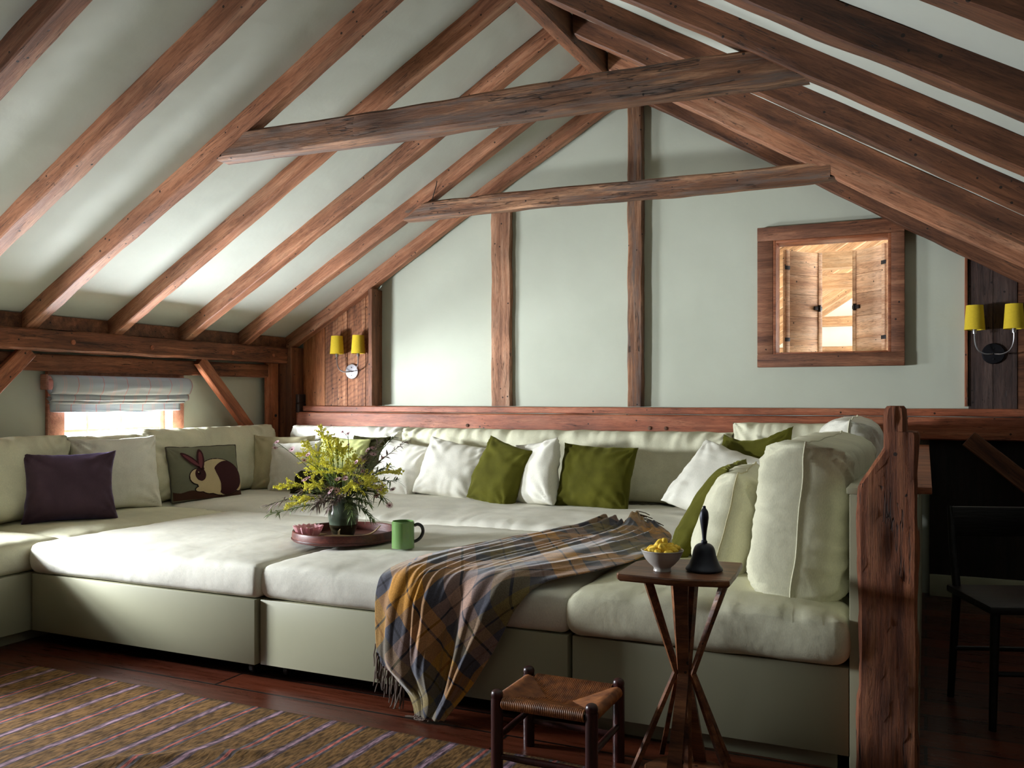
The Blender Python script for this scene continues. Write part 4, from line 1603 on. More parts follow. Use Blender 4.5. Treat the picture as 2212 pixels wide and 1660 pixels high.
# ------------------------------------------------------------------ rug
def rug():
    x0, x1, y0, y1 = -3.60, 1.2, 0.4, 2.735
    nx, ny = 190, 96
    vs_, fs_ = [], []
    bumps = [(-2.35, 2.15, 0.30, 0.035, 0.9, 0.020), (-2.12, 2.32, 0.20, 0.03, 0.7, 0.018), (-2.02, 2.18, 0.12, 0.03, 1.3, 0.02), (-2.6, 1.9, 0.25, 0.04, 0.8, 0.012)]
    for i in range(nx + 1):
        for j in range(ny + 1):
            x = x0 + (x1 - x0) * i / nx
            y = y0 + (y1 - y0) * j / ny
            z = 0.006 + 0.003 * fbm(Vector((x * 2, y * 2, 0.5))) + 0.003
            for (bx, by, la, lb, an, hh) in bumps:
                dx, dy = x - bx, y - by
                u, v = dx * math.cos(an) + dy * math.sin(an), -dx * math.sin(an) + dy * math.cos(an)
                v += 0.02 * math.sin(u * 18)
                z += hh * math.exp(-(u / la) ** 2 * 3 - (v / lb) ** 2)
            if j == ny:
                y += 0.008 * noise.noise(Vector((x * 3, 0, 0)))
            vs_.append((x, y, max(0.002, z)))
    for i in range(nx):
        for j in range(ny):
            a = i * (ny + 1) + j
            fs_.append((a, a + ny + 1, a + ny + 2, a + 1))
    o = make_mesh('striped_rug', vs_, fs_, M_rug, angle=180)
    s = o.modifiers.new('thick', 'SOLIDIFY')
    s.thickness = 0.005
    tag(o, 'brown flatweave rug with thin pink and purple stripes on the floor boards', 'rug')


rug()


# ------------------------------------------------------------------ plaid throw
def catmull(pts, t):
    n = len(pts) - 1
    f = min(n - 1e-6, t * n)
    i = int(f)
    u = f - i
    p = [pts[max(0, i - 1)], pts[i], pts[i + 1], pts[min(n, i + 2)]]
    return 0.5 * ((2 * p[1]) + (-p[0] + p[2]) * u + (2 * p[0] - 5 * p[1] + 4 * p[2] - p[3]) * u * u + (-p[0] + 3 * p[1] - 3 * p[2] + p[3]) * u ** 3)


def throw():
    V = Vector
    Lp = [V((-1.50, 4.24, 0.555)), V((-1.66, 4.02, 0.535)), V((-1.83, 3.70, 0.528)), V((-1.94, 3.32, 0.518)), V((-1.955, 3.06, 0.503)),
          V((-1.955, 2.985, 0.455)), V((-1.95, 2.968, 0.33)), V((-1.93, 2.960, 0.19)), V((-1.86, 2.955, 0.125)), V((-1.79, 2.95, 0.07)), V((-1.73, 2.90, 0.018))]
    Rp = [V((-1.22, 4.34, 0.565)), V((-1.06, 4.05, 0.545)), V((-1.03, 3.55, 0.545)), V((-1.12, 3.22, 0.535)), V((-1.27, 3.065, 0.508)),
          V((-1.345, 2.985, 0.445)), V((-1.40, 2.968, 0.34)), V((-1.455, 2.960, 0.24)), V((-1.51, 2.95, 0.15)), V((-1.56, 2.93, 0.08)), V((-1.60, 2.88, 0.018))]
    NS, NT = 210, 150
    vs_, uvs = [], []
    vacc = 0.0
    prev_mid = None
    for i in range(NS + 1):
        s = i / NS
        a, b = catmull(Lp, s), catmull(Rp, s)
        hang = max(0.0, min(1.0, (s - 0.38) / 0.12))
        hang = hang * hang * (3 - 2 * hang)
        nrm = Vector((0, -1, 0)) * hang + Vector((0, 0, 1)) * (1 - hang)
        nrm = (nrm + Vector((0, -0.35, 0.35)) * (hang * (1 - hang) * 2)).normalized()
        width = (b - a).length
        row = []
        mid = (a + b) / 2
        if prev_mid is not None:
            vacc += (mid - prev_mid).length
        prev_mid = mid
        for j in range(NT + 1):
            t = j / NT
            p = a.lerp(b, t)
            tw = t + 0.10 * noise.noise(V((s * 1.7, t * 1.5, 4.0))) + 0.10 * (s - 0.4)
            n1_ = noise.noise(V((tw * 5.5, s * 1.3, 2.0)))
            n2_ = noise.noise(V((tw * 12.0 + 3, s * 2.6, 8.0)))
            n3_ = noise.noise(V((tw * 3.0, s * 7.0, 5.0)))
            f1 = min(1.0, max(0.0, 0.5 + 1.25 * n1_))
            f1 = f1 * f1 * (3 - 2 * f1)
            f2 = 1.0 - min(1.0, abs(n2_) * 2.6)
            bunch = math.exp(-s * 7)
            amp = 0.030 * (1 - hang) * (0.75 + 1.1 * bunch) + 0.062 * hang * (1 - 0.65 * max(0.0, (s - 0.75) / 0.25))
            env = min(1.0, 5 * t + 0.2, 5 * (1 - t) + 0.2)
            d = amp * env * (0.85 * f1 + 0.38 * f2 * (1 - 0.6 * hang) + 0.25 * n3_ * (1 - hang)) + 0.008
            d += 0.014 * bunch * fbm(V((t * 7, s * 22, 3)))
            # cross drag folds on the top
            q = p + nrm * max(0.004, d)
            # lateral roll-over of folds
            q.x += 0.016 * noise.noise(V((tw * 9 + 4, s * 2, 1.0))) * (0.4 + 0.6 * hang) * env
            # bottom outline: left panel ends in a diagonal fringe edge
            q.z = max(q.z, 0.012)
            row.append(q)
        acc = 0.0
        us = [0.0]
        for j in range(NT):
            acc += (row[j + 1] - row[j]).length
            us.append(acc)
        for j in range(NT + 1):
            vs_.append(row[j])
            uvs.append((us[j] - acc / 2 + 0.22 * (mid.x + 1.6), vacc))
    fs_ = []
    for i in range(NS):
        for j in range(NT):
            a = i * (NT + 1) + j
            fs_.append((a, a + NT + 1, a + NT + 2, a + 1))
    o = make_mesh('plaid_throw', vs_, fs_, M_plaid, angle=180, uvs=uvs)
    sd = o.modifiers.new('wool', 'SOLIDIFY')
    sd.thickness = 0.004
    sd.offset = 1
    tag(o, 'mustard and grey plaid wool throw draped over the front edge to the floor', 'throw')
    # fringe
    rnd = random.Random(3)
    mb = MB()

    def strand(p, ln, dx):
        pts = [p]
        cur = V(p)
        for k in range(6):
            cur = cur + V((dx * ln / 6 + rnd.uniform(-.003, .003), -0.001 + rnd.uniform(-.002, .002), -ln / 6))
            cur.z = max(0.010, cur.z)
            pts.append(V(cur))
        mb.tube(pts, [0.0028] * 6 + [0.0016], 5)
    edge_rows = [int(NS * x) for x in [0.665 + 0.011 * k for k in range(19)]]
    for ii, rr_ in enumerate(edge_rows):
        base = V(vs_[rr_ * (NT + 1) + 0])
        for k in range(2):
            strand(base + V((rnd.uniform(-.008, .008), rnd.uniform(-.006, 0.004), 0.004)), rnd.uniform(.07, .115), rnd.uniform(-.25, .1))
    for k in range(16):
        base = V(vs_[NS * (NT + 1) + int(NT * k / 26)])
        strand(base, rnd.uniform(.05, .09), rnd.uniform(-.9, .1))
    for k in range(14):
        base = V(vs_[int(NT * (0.55 + 0.45 * k / 14))])
        pts = [base]
        cur = V(base)
        for q in range(5):
            cur = cur + V((rnd.uniform(.004, .016), rnd.uniform(0.002, .010), -0.002 - 0.001 * q))
            pts.append(V(cur))
        mb.tube(pts, 0.0024, 5)
    f = mb.build('fringe', M_fringe, o)
    # second gathered end lying by the right seat cushion
    return o


M_fringe = simple('wool_fringe', rgb(104, 88, 78), rough=0.95, vary=0.4, scale=30)
throw()

# ------------------------------------------------------------------ tray group
def at(x, y):
    return (x, y, 0.526)


TX, TY, TZ = -2.545, 3.60, 0.520
tray = empty('round_tray', (TX, TY, TZ))
tag(tray, 'round dark wooden tray with a low rim on the square cushions', 'tray')
mb = MB()
mb.lathe([(0, 0.0), (0.243, 0.0), (0.248, 0.003), (0.248, 0.010), (0.0, 0.010)], 64)
mb.build('tray_base', M_tray, tray)
mb = MB()
mb.lathe([(0.240, 0.006), (0.2515, 0.006), (0.2525, 0.030), (0.250, 0.046), (0.246, 0.049), (0.242, 0.046), (0.240, 0.010), (0.240, 0.006)], 64)
mb.build('tray_rim', M_tray, tray)
mb = MB()
mb.tube([(0.2535 * math.cos(a / 40 * 2 * math.pi), 0.2535 * math.sin(a / 40 * 2 * math.pi), 0.012) for a in range(41)], 0.003, 6, cap=False)
mb.build('tray_band', M_tray, tray)

VX, VY, VZ = -2.575, 3.625, TZ + 0.011
vase = empty('flower_vase', (VX, VY, VZ))
tag(vase, 'squat green and brown glazed vase standing on the round tray', 'vase')
mb = MB()
prof = [(0, 0.0), (0.046, 0.0), (0.052, 0.006), (0.064, 0.04), (0.072, 0.08), (0.073, 0.105), (0.066, 0.135), (0.052, 0.155), (0.046, 0.162),
        (0.047, 0.172), (0.050, 0.178), (0.046, 0.180), (0.042, 0.170), (0.044, 0.155), (0.06, 0.12), (0.05, 0.02), (0, 0.015)]
mb.lathe(arcprof(prof, 3), 40)
mb.build('vase_body', M_vase, vase)
mb = MB()
mb.lathe([(0.0466, 0.0005), (0.0532, 0.006), (0.0652, 0.040), (0.0690, 0.056), (0.0680, 0.056), (0.0640, 0.040), (0.052, 0.008)], 40)
mb.build('dipped_foot', M_vase_b, vase)

# flowers
M_stem = simple('green_stem', rgb(72, 92, 48), rough=0.6)
M_leafg = simple('dull_green_leaf', rgb(112, 130, 82), rough=0.5, vary=0.4, scale=30)
M_leafp = simple('purplish_leaf', rgb(150, 132, 128), rough=0.5, vary=0.4, scale=30)
M_gold = simple('goldenrod_bloom', rgb(232, 226, 96), rough=0.8, vary=0.3, scale=60)
M_gleaf = simple('bright_green_leaf', rgb(176, 192, 60), rough=0.5, vary=0.3, scale=30)
M_aster = simple('mauve_petal', rgb(206, 164, 172), rough=0.7, vary=0.3, scale=50)
M_ast_c = simple('aster_centre', rgb(112, 70, 66), rough=0.8)
rnd = random.Random(21)


def leaf(mb, p, d, ln, w, droop=0.3):
    d = Vector(d).normalized()
    side = d.cross(Vector((rnd.uniform(-.5, .5), rnd.uniform(-.5, .5), 1))).normalized()
    up = side.cross(d)
    pts = []
    for t, ww in ((0, 0.15), (0.3, 0.9), (0.6, 0.8), (1.0, 0.02)):
        c = Vector(p) + d * ln * t - Vector((0, 0, 1)) * droop * ln * t * t
        pts.append((c - side * w * ww / 2 + up * w * .12, c + side * w * ww / 2 + up * w * .12, c))
    n = len(mb.v)
    for a, b, c in pts:
        mb.v += [a, c, b]
    for i in range(3):
        k = n + i * 3
        mb.f += [[k, k + 1, k + 4, k + 3], [k + 1, k + 2, k + 5, k + 4]]


def stem_path(tip, bow=0.05, n=9):
    base = Vector((VX, VY, VZ + 0.06)) + Vector((rnd.uniform(-.02, .02), rnd.uniform(-.02, .02), 0))
    neck = Vector((VX, VY, VZ + 0.175)) + (Vector(tip) - Vector((VX, VY, tip[2]))).normalized() * rnd.uniform(.01, .035)
    tip = Vector(tip)
    pts = [base]
    for i in range(n + 1):
        t = i / n
        c = neck.lerp(tip, t)
        c.z += bow * math.sin(math.pi * t)
        pts.append(c)
    return pts


def octa(mb, p, r):
    n = len(mb.v)
    p = Vector(p)
    for d in ((1, 0, 0), (-1, 0, 0), (0, 1, 0), (0, -1, 0), (0, 0, 1), (0, 0, -1)):
        mb.v.append(p + Vector(d) * r * rnd.uniform(.7, 1.2))
    for a, b, c in ((0, 2, 4), (2, 1, 4), (1, 3, 4), (3, 0, 4), (2, 0, 5), (1, 2, 5), (3, 1, 5), (0, 3, 5)):
        mb.f.append([n + a, n + b, n + c])


def vpt(u, z, dy=0.0):
    """a bouquet point: u sideways in the view, z height above the vase foot, dy depth"""
    r = Vector((math.cos(TH), math.sin(TH), 0))
    f = Vector((-math.sin(TH), math.cos(TH), 0))
    return Vector((VX, VY, VZ)) + r * (u * 1.12) + f * dy + Vector((0, 0, z * 1.03))


def goldenrod(tip, label):
    r = empty('goldenrod_stem', (VX, VY, VZ + 0.06))
    tag(r, label, 'flower', 'goldenrod in the vase')
    path = stem_path(tip, rnd.uniform(.02, .06))
    mb = MB()
    mb.tube(path, [0.0022] * (len(path) - 1) + [0.001], 5)
    child_world(mb, 'stem', M_stem, r)
    lv = MB()
    for i in range(3, 8):
        for k in range(4):
            t = rnd.random()
            p = path[i].lerp(path[i + 1], t)
            d = (path[i + 1] - path[i]).normalized() + Vector((rnd.uniform(-1, 1), rnd.uniform(-1, 1), rnd.uniform(-.2, .8)))
            leaf(lv, p, d, rnd.uniform(.025, .045), 0.006)
    child_world(lv, 'leaves', M_gleaf, r, angle=180)
    fl_ = MB()
    axis = (path[-1] - path[-3]).normalized()
    outw = (Vector(tip) - Vector((VX, VY, VZ + .2)))
    outw.z = 0
    for b in range(13):
        t = b / 12
        i0 = 5.6 + t * 4.4
        i = min(len(path) - 2, int(i0))
        p = path[i].lerp(path[i + 1], i0 - i if i0 - i <= 1 else 1)
        ln = 0.098 * (1 - t * 0.65)
        d = Vector((rnd.uniform(-1, 1), rnd.uniform(-1, 1), rnd.uniform(-.3, 1.0))).normalized() + axis * 0.9
        d.normalize()
        for k in range(20):
            s = k / 19
            c = p + d * ln * s + Vector((0, 0, -0.012)) * s * s
            for _ in range(2):
                octa(fl_, c + Vector((rnd.uniform(-.006, .006), rnd.uniform(-.006, .006), rnd.uniform(-.002, .008))), rnd.uniform(.0022, .0046))
    child_world(fl_, 'bloom', M_gold, r, angle=10)


def aster(tip, label, nh=3):
    r = empty('aster_stem', (VX, VY, VZ + 0.06))
    tag(r, label, 'flower', 'asters in the vase')
    path = stem_path(tip, rnd.uniform(.01, .05))
    mb = MB()
    mb.tube(path, [0.0016] * (len(path) - 1) + [0.001], 5)
    heads = [path[-1]]
    for k in range(nh - 1):
        i = len(path) - 2 - k % 3
        e = path[i] + Vector((rnd.uniform(-.05, .05), rnd.uniform(-.04, .04), rnd.uniform(-.01, .05)))
        mb.tube([path[i], (path[i] + e) / 2 + Vector((0, 0, .005)), e], 0.0009, 4)
        heads.append(e)
    child_world(mb, 'stem', M_stem, r)
    pet, cen = MB(), MB()
    for h in heads:
        nrm = (Vector((0, 0, 1.2)) + Vector((rnd.uniform(-.8, .8), rnd.uniform(-1.6, -.2), 0))).normalized()
        a = nrm.orthogonal().normalized()
        b = nrm.cross(a)
        R_ = rnd.uniform(.013, .019)
        for k in range(11):
            an = 2 * math.pi * k / 11
            d = (a * math.cos(an) + b * math.sin(an))
            n = len(pet.v)
            s = nrm.cross(d) * 0.0022
            pet.v += [h + d * .003 - s, h + d * .003 + s, h + d * R_ + s + nrm * .003, h + d * R_ - s + nrm * .003]
            pet.f.append([n, n + 1, n + 2, n + 3])
        Mx = Matrix.Translation(h) @ nrm.to_track_quat('Z', 'Y').to_matrix().to_4x4()
        cen.lathe([(0, .005), (.003, .0042), (.0045, .001), (.0035, -.004), (0, -.005)], 8, Mx)
    child_world(pet, 'petals', M_aster, r, angle=180)
    child_world(cen, 'flower_centre', M_ast_c, r)


def sprig(tip, label, mat, n_l=26, ln=.032, w=.007):
    r = empty('leafy_sprig', (VX, VY, VZ + 0.06))
    tag(r, label, 'foliage', 'leafy sprigs in the vase')
    path = stem_path(tip, rnd.uniform(.0, .05), 12)
    mb = MB()
    mb.tube(path, [0.0015] * (len(path) - 1) + [0.0008], 5)
    lv = MB()
    for k in range(n_l):
        t = 3 + (len(path) - 4.01) * (k + rnd.random()) / n_l
        i = int(t)
        p = path[i].lerp(path[i + 1], t - i)
        d = (path[i + 1] - path[i]).normalized() * 1.0 + Vector((rnd.uniform(-1, 1), rnd.uniform(-1, 1), rnd.uniform(-.7, .9)))
        leaf(lv, p, d, ln * rnd.uniform(.6, 1.25), w)
    child_world(mb, 'stem', M_stem, r)
    child_world(lv, 'leaves', mat, r, angle=180)


for u, z, dy, lab in ((-0.10, .50, 0.02, 'goldenrod plume rising to the top of the bouquet'),
                      (-0.15, .43, -0.06, 'goldenrod plume at the upper left of the bouquet'),
                      (-0.02, .40, 0.08, 'goldenrod plume just left of the dark gap in the bouquet'),
                      (0.06, .36, -0.05, 'short goldenrod plume above the vase mouth'),
                      (-0.27, .22, -0.05, 'goldenrod plume spraying out far to the left'),
                      (-0.20, .15, -0.12, 'goldenrod plume arching low over the left of the tray'),
                      (-0.16, .30, 0.10, 'goldenrod plume at mid height on the left'),
                      (-0.05, .47, -0.10, 'goldenrod plume near the top, leaning to the camera'),
                      (0.02, .31, -0.12, 'bright goldenrod plume low in the bouquet front'),
                      (0.24, .30, 0.0, 'thin goldenrod plume sticking out to the right'),
                      (0.13, .26, -0.08, 'greenish goldenrod plume low on the right'),
                      (-0.18, .38, 0.0, 'goldenrod plume behind the left asters'),
                      (-0.06, .33, -0.08, 'yellow goldenrod plume in the middle of the bouquet'),
                      (-0.12, .24, -0.12, 'yellow goldenrod plume low in the left middle'),
                      (0.07, .24, -0.13, 'yellow goldenrod plume low in the right middle'),
                      (-0.03, .44, 0.0, 'second goldenrod plume near the top'),
                      (0.17, .21, -0.06, 'green goldenrod plume drooping right of the vase')):
    goldenrod(vpt(u, z, dy), lab)
for u, z, dy, lab in ((-0.285, .44, -0.02, 'aster cluster drooping at the far upper left'),
                      (-0.15, .36, -0.10, 'single mauve aster at the left of the bouquet'),
                      (-0.13, .28, -0.12, 'pair of pale asters in the left middle'),
                      (0.03, .28, -0.14, 'round mauve aster facing forward at the centre'),
                      (0.02, .48, 0.0, 'aster standing at the top right of the bouquet'),
                      (0.13, .41, 0.0, 'aster bud beside the dark gap in the bouquet'),
                      (0.18, .37, -0.06, 'dark centred asters on the right'),
                      (0.10, .31, -0.10, 'aster cluster right of centre'),
                      (0.22, .22, -0.04, 'pinkish asters at the far right'),
                      (0.21, .15, -0.08, 'low asters hanging at the right'),
                      (-0.03, .22, -0.14, 'small aster just above the vase')):
    aster(vpt(u, z, dy), lab, nh=rnd.choice([2, 3, 4]))
for u, z, dy, mt, lab in ((0.27, .44, 0.0, M_leafp, 'slender leafy sprig reaching to the upper right'),
                          (0.22, .47, 0.05, M_leafg, 'leafy sprig just inside the upper right one'),
                          (0.16, .44, -0.04, M_leafp, 'narrow leaved sprig in the right top'),
                          (-0.33, .14, -0.04, M_leafp, 'purplish sprig spreading furthest left'),
                          (-0.30, .11, -0.10, M_leafg, 'green sprig drooping low at the left'),
                          (0.14, .09, -0.10, M_leafg, 'sprig hanging down over the right of the vase'),
                          (0.06, .11, -0.15, M_leafg, 'sprig hanging over the vase front'),
                          (0.24, .26, -0.05, M_leafg, 'broad leaved sprig at the right'),
                          (-0.08, .18, -0.14, M_leafp, 'purplish foliage low in the front left'),
                          (0.0, .20, -0.12, M_leafp, 'dense purplish foliage over the vase mouth'),
                          (0.10, .20, -0.06, M_leafg, 'dense dark foliage right of the vase mouth'),
                          (-0.12, .14, -0.04, M_leafp, 'foliage hanging over the left of the vase'),
                          (0.05, .34, 0.05, M_leafg, 'upright leafy sprig in the middle'),
                          (0.18, .17, 0.02, M_leafg, 'leafy sprig low on the right'),
                          (-0.05, .28, 0.0, M_leafg, 'leafy sprig under the goldenrod'),
                          (-0.16, .22, -0.08, M_leafp, 'purplish sprig in the left middle of the bouquet'),
                          (0.08, .27, -0.12, M_leafp, 'purplish sprig in the right middle of the bouquet'),
                          (-0.03, .15, -0.16, M_leafp, 'short purplish sprig drooping over the vase shoulder'),
                          (0.13, .16, -0.12, M_leafg, 'short green sprig right above the vase shoulder'),
                          (0.20, .32, 0.04, M_leafg, 'green sprig behind the right asters'),
                          (-0.22, .17, -0.02, M_leafg, 'green sprig under the left goldenrod spray'),
                          (-0.10, .36, 0.04, M_leafg, 'green sprig between the upper goldenrod plumes'),
                          (0.10, .38, 0.02, M_leafp, 'twiggy sprig beside the dark gap')):
    sprig(vpt(u, z, dy), lab, mt, n_l=60, ln=.040, w=.008)

# shed antlers
def antler(base, pts, branches, label):
    r = empty('shed_antler', base)
    tag(r, label, 'antler', 'antlers on the tray')
    mb = MB()
    P_ = [Vector(p) for p in pts]
    n = len(P_)
    P_ = smooth(P_, 3)
    n = len(P_)
    mb.tube([Vector(base) + p for p in P_], [0.010 * (1 - 0.75 * i / (n - 1)) for i in range(n)], 9)
    child_world(mb, 'main_beam', M_antler, r)
    for b in branches:
        mb = MB()
        mb.tube([Vector(base) + Vector(p) for p in b], [0.007, 0.005, 0.0015][:len(b)], 8)
        child_world(mb, 'tine', M_antler, r)


AZ = TZ + 0.021
antler((-2.47, 3.47, AZ), [(-0.10, 0.0, 0), (-0.05, 0.01, 0.008), (0, 0.02, 0.010), (0.06, 0.06, 0.008), (0.10, 0.10, 0.022), (0.125, 0.13, 0.055)],
       [[(-0.03, 0.012, 0.006), (-0.035, 0.02, 0.03), (-0.03, 0.025, 0.042)]], 'pale antler lying right of the vase with one tine raised')
antler((-2.66, 3.49, AZ), [(0.05, -0.07, 0), (0.02, -0.02, 0.003), (-0.01, 0.03, 0.02), (-0.03, 0.07, 0.05)],
       [[(0.02, -0.02, 0.003), (0.05, 0.0, 0.01), (0.07, 0.02, 0.012)]], 'curved antler tip between the pink dish and the vase')

# pink pressed glass dish
r = empty('glass_dish', (-2.655, 3.455, TZ + 0.0115))
tag(r, 'spiky pink pressed glass dish at the left of the tray', 'dish')
mb = MB()
n = 32
prof = [(0.0, 0.0), (0.036, 0.0), (0.040, 0.012), (0.054, 0.034), (0.066, 0.060), (0.061, 0.060), (0.049, 0.035), (0.034, 0.014), (0, 0.012)]
vs_, fs_ = [], []
for i, (rr, z) in enumerate(prof):
    for k in range(n):
        a = 2 * math.pi * k / n
        q = 1.0 + (0.10 if k % 2 else -0.06) * (1 if 2 <= i <= 5 else 0)
        vs_.append((rr * q * math.cos(a), rr * q * math.sin(a), z + (0.005 if (k % 2 and i in (4, 5)) else 0)))
for i in range(len(prof) - 1):
    for k in range(n):
        fs_.append((i * n + k, i * n + (k + 1) % n, (i + 1) * n + (k + 1) % n, (i + 1) * n + k))
mb.add(vs_, fs_)
mb.build('dish_bowl', M_pinkglass, r, angle=15)

# mug
mug = empty('green_mug', (-2.150, 3.485, 0.5225))
tag(mug, 'leaf green glazed mug with a black handle, right of the tray', 'mug')
mb = MB()
mb.lathe(arcprof([(0, 0), (0.046, 0.0), (0.051, 0.004), (0.051, 0.05), (0.051, 0.108), (0.052, 0.114), (0.049, 0.116), (0.047, 0.112), (0.046, 0.02), (0, 0.012)], 3), 36)
mb.build('mug_body', M_mug, mug, angle=60)
mb = MB()
hd = Vector((math.cos(TH + 0.15), math.sin(TH + 0.15), 0))
mb.tube(smooth([hd * 0.050 + Vector((0, 0, .098)), hd * 0.066 + Vector((0, 0, .104)), hd * 0.084 + Vector((0, 0, .094)), hd * 0.090 + Vector((0, 0, .070)),
         hd * 0.080 + Vector((0, 0, .045)), hd * 0.062 + Vector((0, 0, .030)), hd * 0.049 + Vector((0, 0, .026))]), .0075, 12)
mb.build('mug_handle', M_mug_h, mug)

# ------------------------------------------------------------------ side table
tb = empty('side_table', (-0.69, 2.81, 0))
tag(tb, 'rustic brown hourglass side table holding the bowl and the bell', 'table')
TZT = 0.660
mb = MB()
op = [(-0.868, 2.655), (-0.858, 2.635), (-0.70, 2.628), (-0.525, 2.672), (-0.530, 2.80), (-0.545, 2.985), (-0.72, 2.975), (-0.842, 2.935), (-0.872, 2.86)]
nn = len(op)
ctr = Vector((-0.695, 2.80, 0))
vs_ = []
for (k, z) in ((0.965, TZT - 0.022), (1.0, TZT - 0.016), (1.0, TZT - 0.004), (0.985, TZT)):
    for (x, y) in op:
        p = ctr + (Vector((x, y, 0)) - ctr) * k
        vs_.append((p.x, p.y, z))
fs_ = [[i * nn + j, i * nn + (j + 1) % nn, (i + 1) * nn + (j + 1) % nn, (i + 1) * nn + j] for i in range(3) for j in range(nn)]
fs_ += [list(range(nn))[::-1], [3 * nn + j for j in range(nn)]]
mb.add(vs_, fs_)
child_world(mb, 'tabletop', M_table, tb, angle=25)
wz = 0.335
cxp, cyp = -0.69, 2.80


def bent_leg(name, top, waist, bot, w, d, ang=0):
    """flat or square stick bent at the waist"""
    mb = MB()
    pts = [Vector(top), Vector(waist), Vector(bot)]
    ax = Vector((math.cos(ang), math.sin(ang), 0))
    ay = Vector((-math.sin(ang), math.cos(ang), 0))
    vs_, fs_ = [], []
    for i, p in enumerate(pts):
        k = [1.0, 0.72, 1.0][i]
        for sx, sy in ((-1, -1), (1, -1), (1, 1), (-1, 1)):
            vs_.append(p + ax * sx * w / 2 * k + ay * sy * d / 2)
    for i in range(2):
        for j in range(4):
            fs_.append((i * 4 + j, i * 4 + (j + 1) % 4, (i + 1) * 4 + (j + 1) % 4, (i + 1) * 4 + j))
    fs_ += [(3, 2, 1, 0), (8, 9, 10, 11)]
    mb.add(vs_, fs_)
    return child_world(mb, name, M_table, tb, smooth=False)


zt = TZT - 0.021
bent_leg('leg', (-0.775, 2.665, zt), (-0.718, 2.79, wz), (-0.845, 2.76, 0.012), 0.018, 0.018, 0.6)
bent_leg('leg', (-0.552, 2.715, zt), (-0.664, 2.79, wz), (-0.562, 2.83, 0.012), 0.018, 0.018, -0.6)
bent_leg('leg', (-0.845, 2.90, zt), (-0.715, 2.812, wz), (-0.80, 2.93, 0.012), 0.016, 0.016, 0.3)
bent_leg('leg', (-0.575, 2.95, zt), (-0.668, 2.812, wz), (-0.585, 2.955, 0.012), 0.016, 0.016, -0.3)
bent_leg('pedestal_board', (-0.690, 2.745, zt), (-0.691, 2.785, wz), (-0.705, 2.705, 0.024), 0.045, 0.014, 0.12)
bent_leg('pedestal_board', (-0.718, 2.775, zt), (-0.702, 2.795, wz), (-0.702, 2.79, 0.024), 0.020, 0.030, 0.5)
bent_leg('pedestal_board', (-0.660, 2.80, zt), (-0.682, 2.80, wz), (-0.678, 2.78, 0.024), 0.022, 0.020, -0.4)
bent_leg('pedestal_board', (-0.69, 2.86, zt), (-0.690, 2.815, wz), (-0.665, 2.90, 0.024), 0.040, 0.014, 0.0)
mb = MB()
mb.lathe([(0, 0.008), (0.128, 0.008), (0.134, 0.014), (0.130, 0.022), (0, 0.023)], 9, Matrix.Translation((-0.69, 2.80, 0)) @ Matrix.Rotation(0.3, 4, 'Z'))
child_world(mb, 'foot_plate', M_table, tb, angle=20)
mb = MB()
for a in range(4):
    an = math.pi / 4 + a * math.pi / 2
    px_, py_ = -0.69 + 0.105 * math.cos(an), 2.80 + 0.105 * math.sin(an)
    mb.bbox(px_ - .012, px_ + .012, py_ - .012, py_ + .012, 0.0, 0.009, 0.002)
child_world(mb, 'foot_pad', M_table, tb)

# bell
bell = empty('hand_bell', (-0.628, 2.795, TZT + 0.0005))
tag(bell, 'dark metal hand bell with a turned handle on the side table', 'bell')
mb = MB()
mb.lathe(arcprof([(0.052, 0.001), (0.0575, 0.004), (0.056, 0.010), (0.047, 0.022), (0.038, 0.045), (0.033, 0.066), (0.027, 0.078), (0.016, 0.085), (0.0, 0.087)], 4) +
         [(0.0, 0.084), (0.024, 0.072), (0.03, 0.05), (0.045, 0.018), (0.052, 0.001)], 40)
mb.build('bell_cup', M_bell, bell, angle=60)
mb = MB()
mb.lathe(arcprof([(0.0, 0.084), (0.0085, 0.086), (0.0095, 0.092), (0.007, 0.096), (0.0065, 0.105), (0.0085, 0.125), (0.0125, 0.150), (0.014, 0.168),
                  (0.012, 0.184), (0.0075, 0.192), (0.005, 0.196), (0.0048, 0.201), (0, 0.203)], 4), 24)
mb.build('bell_handle', M_bell, bell, angle=60)

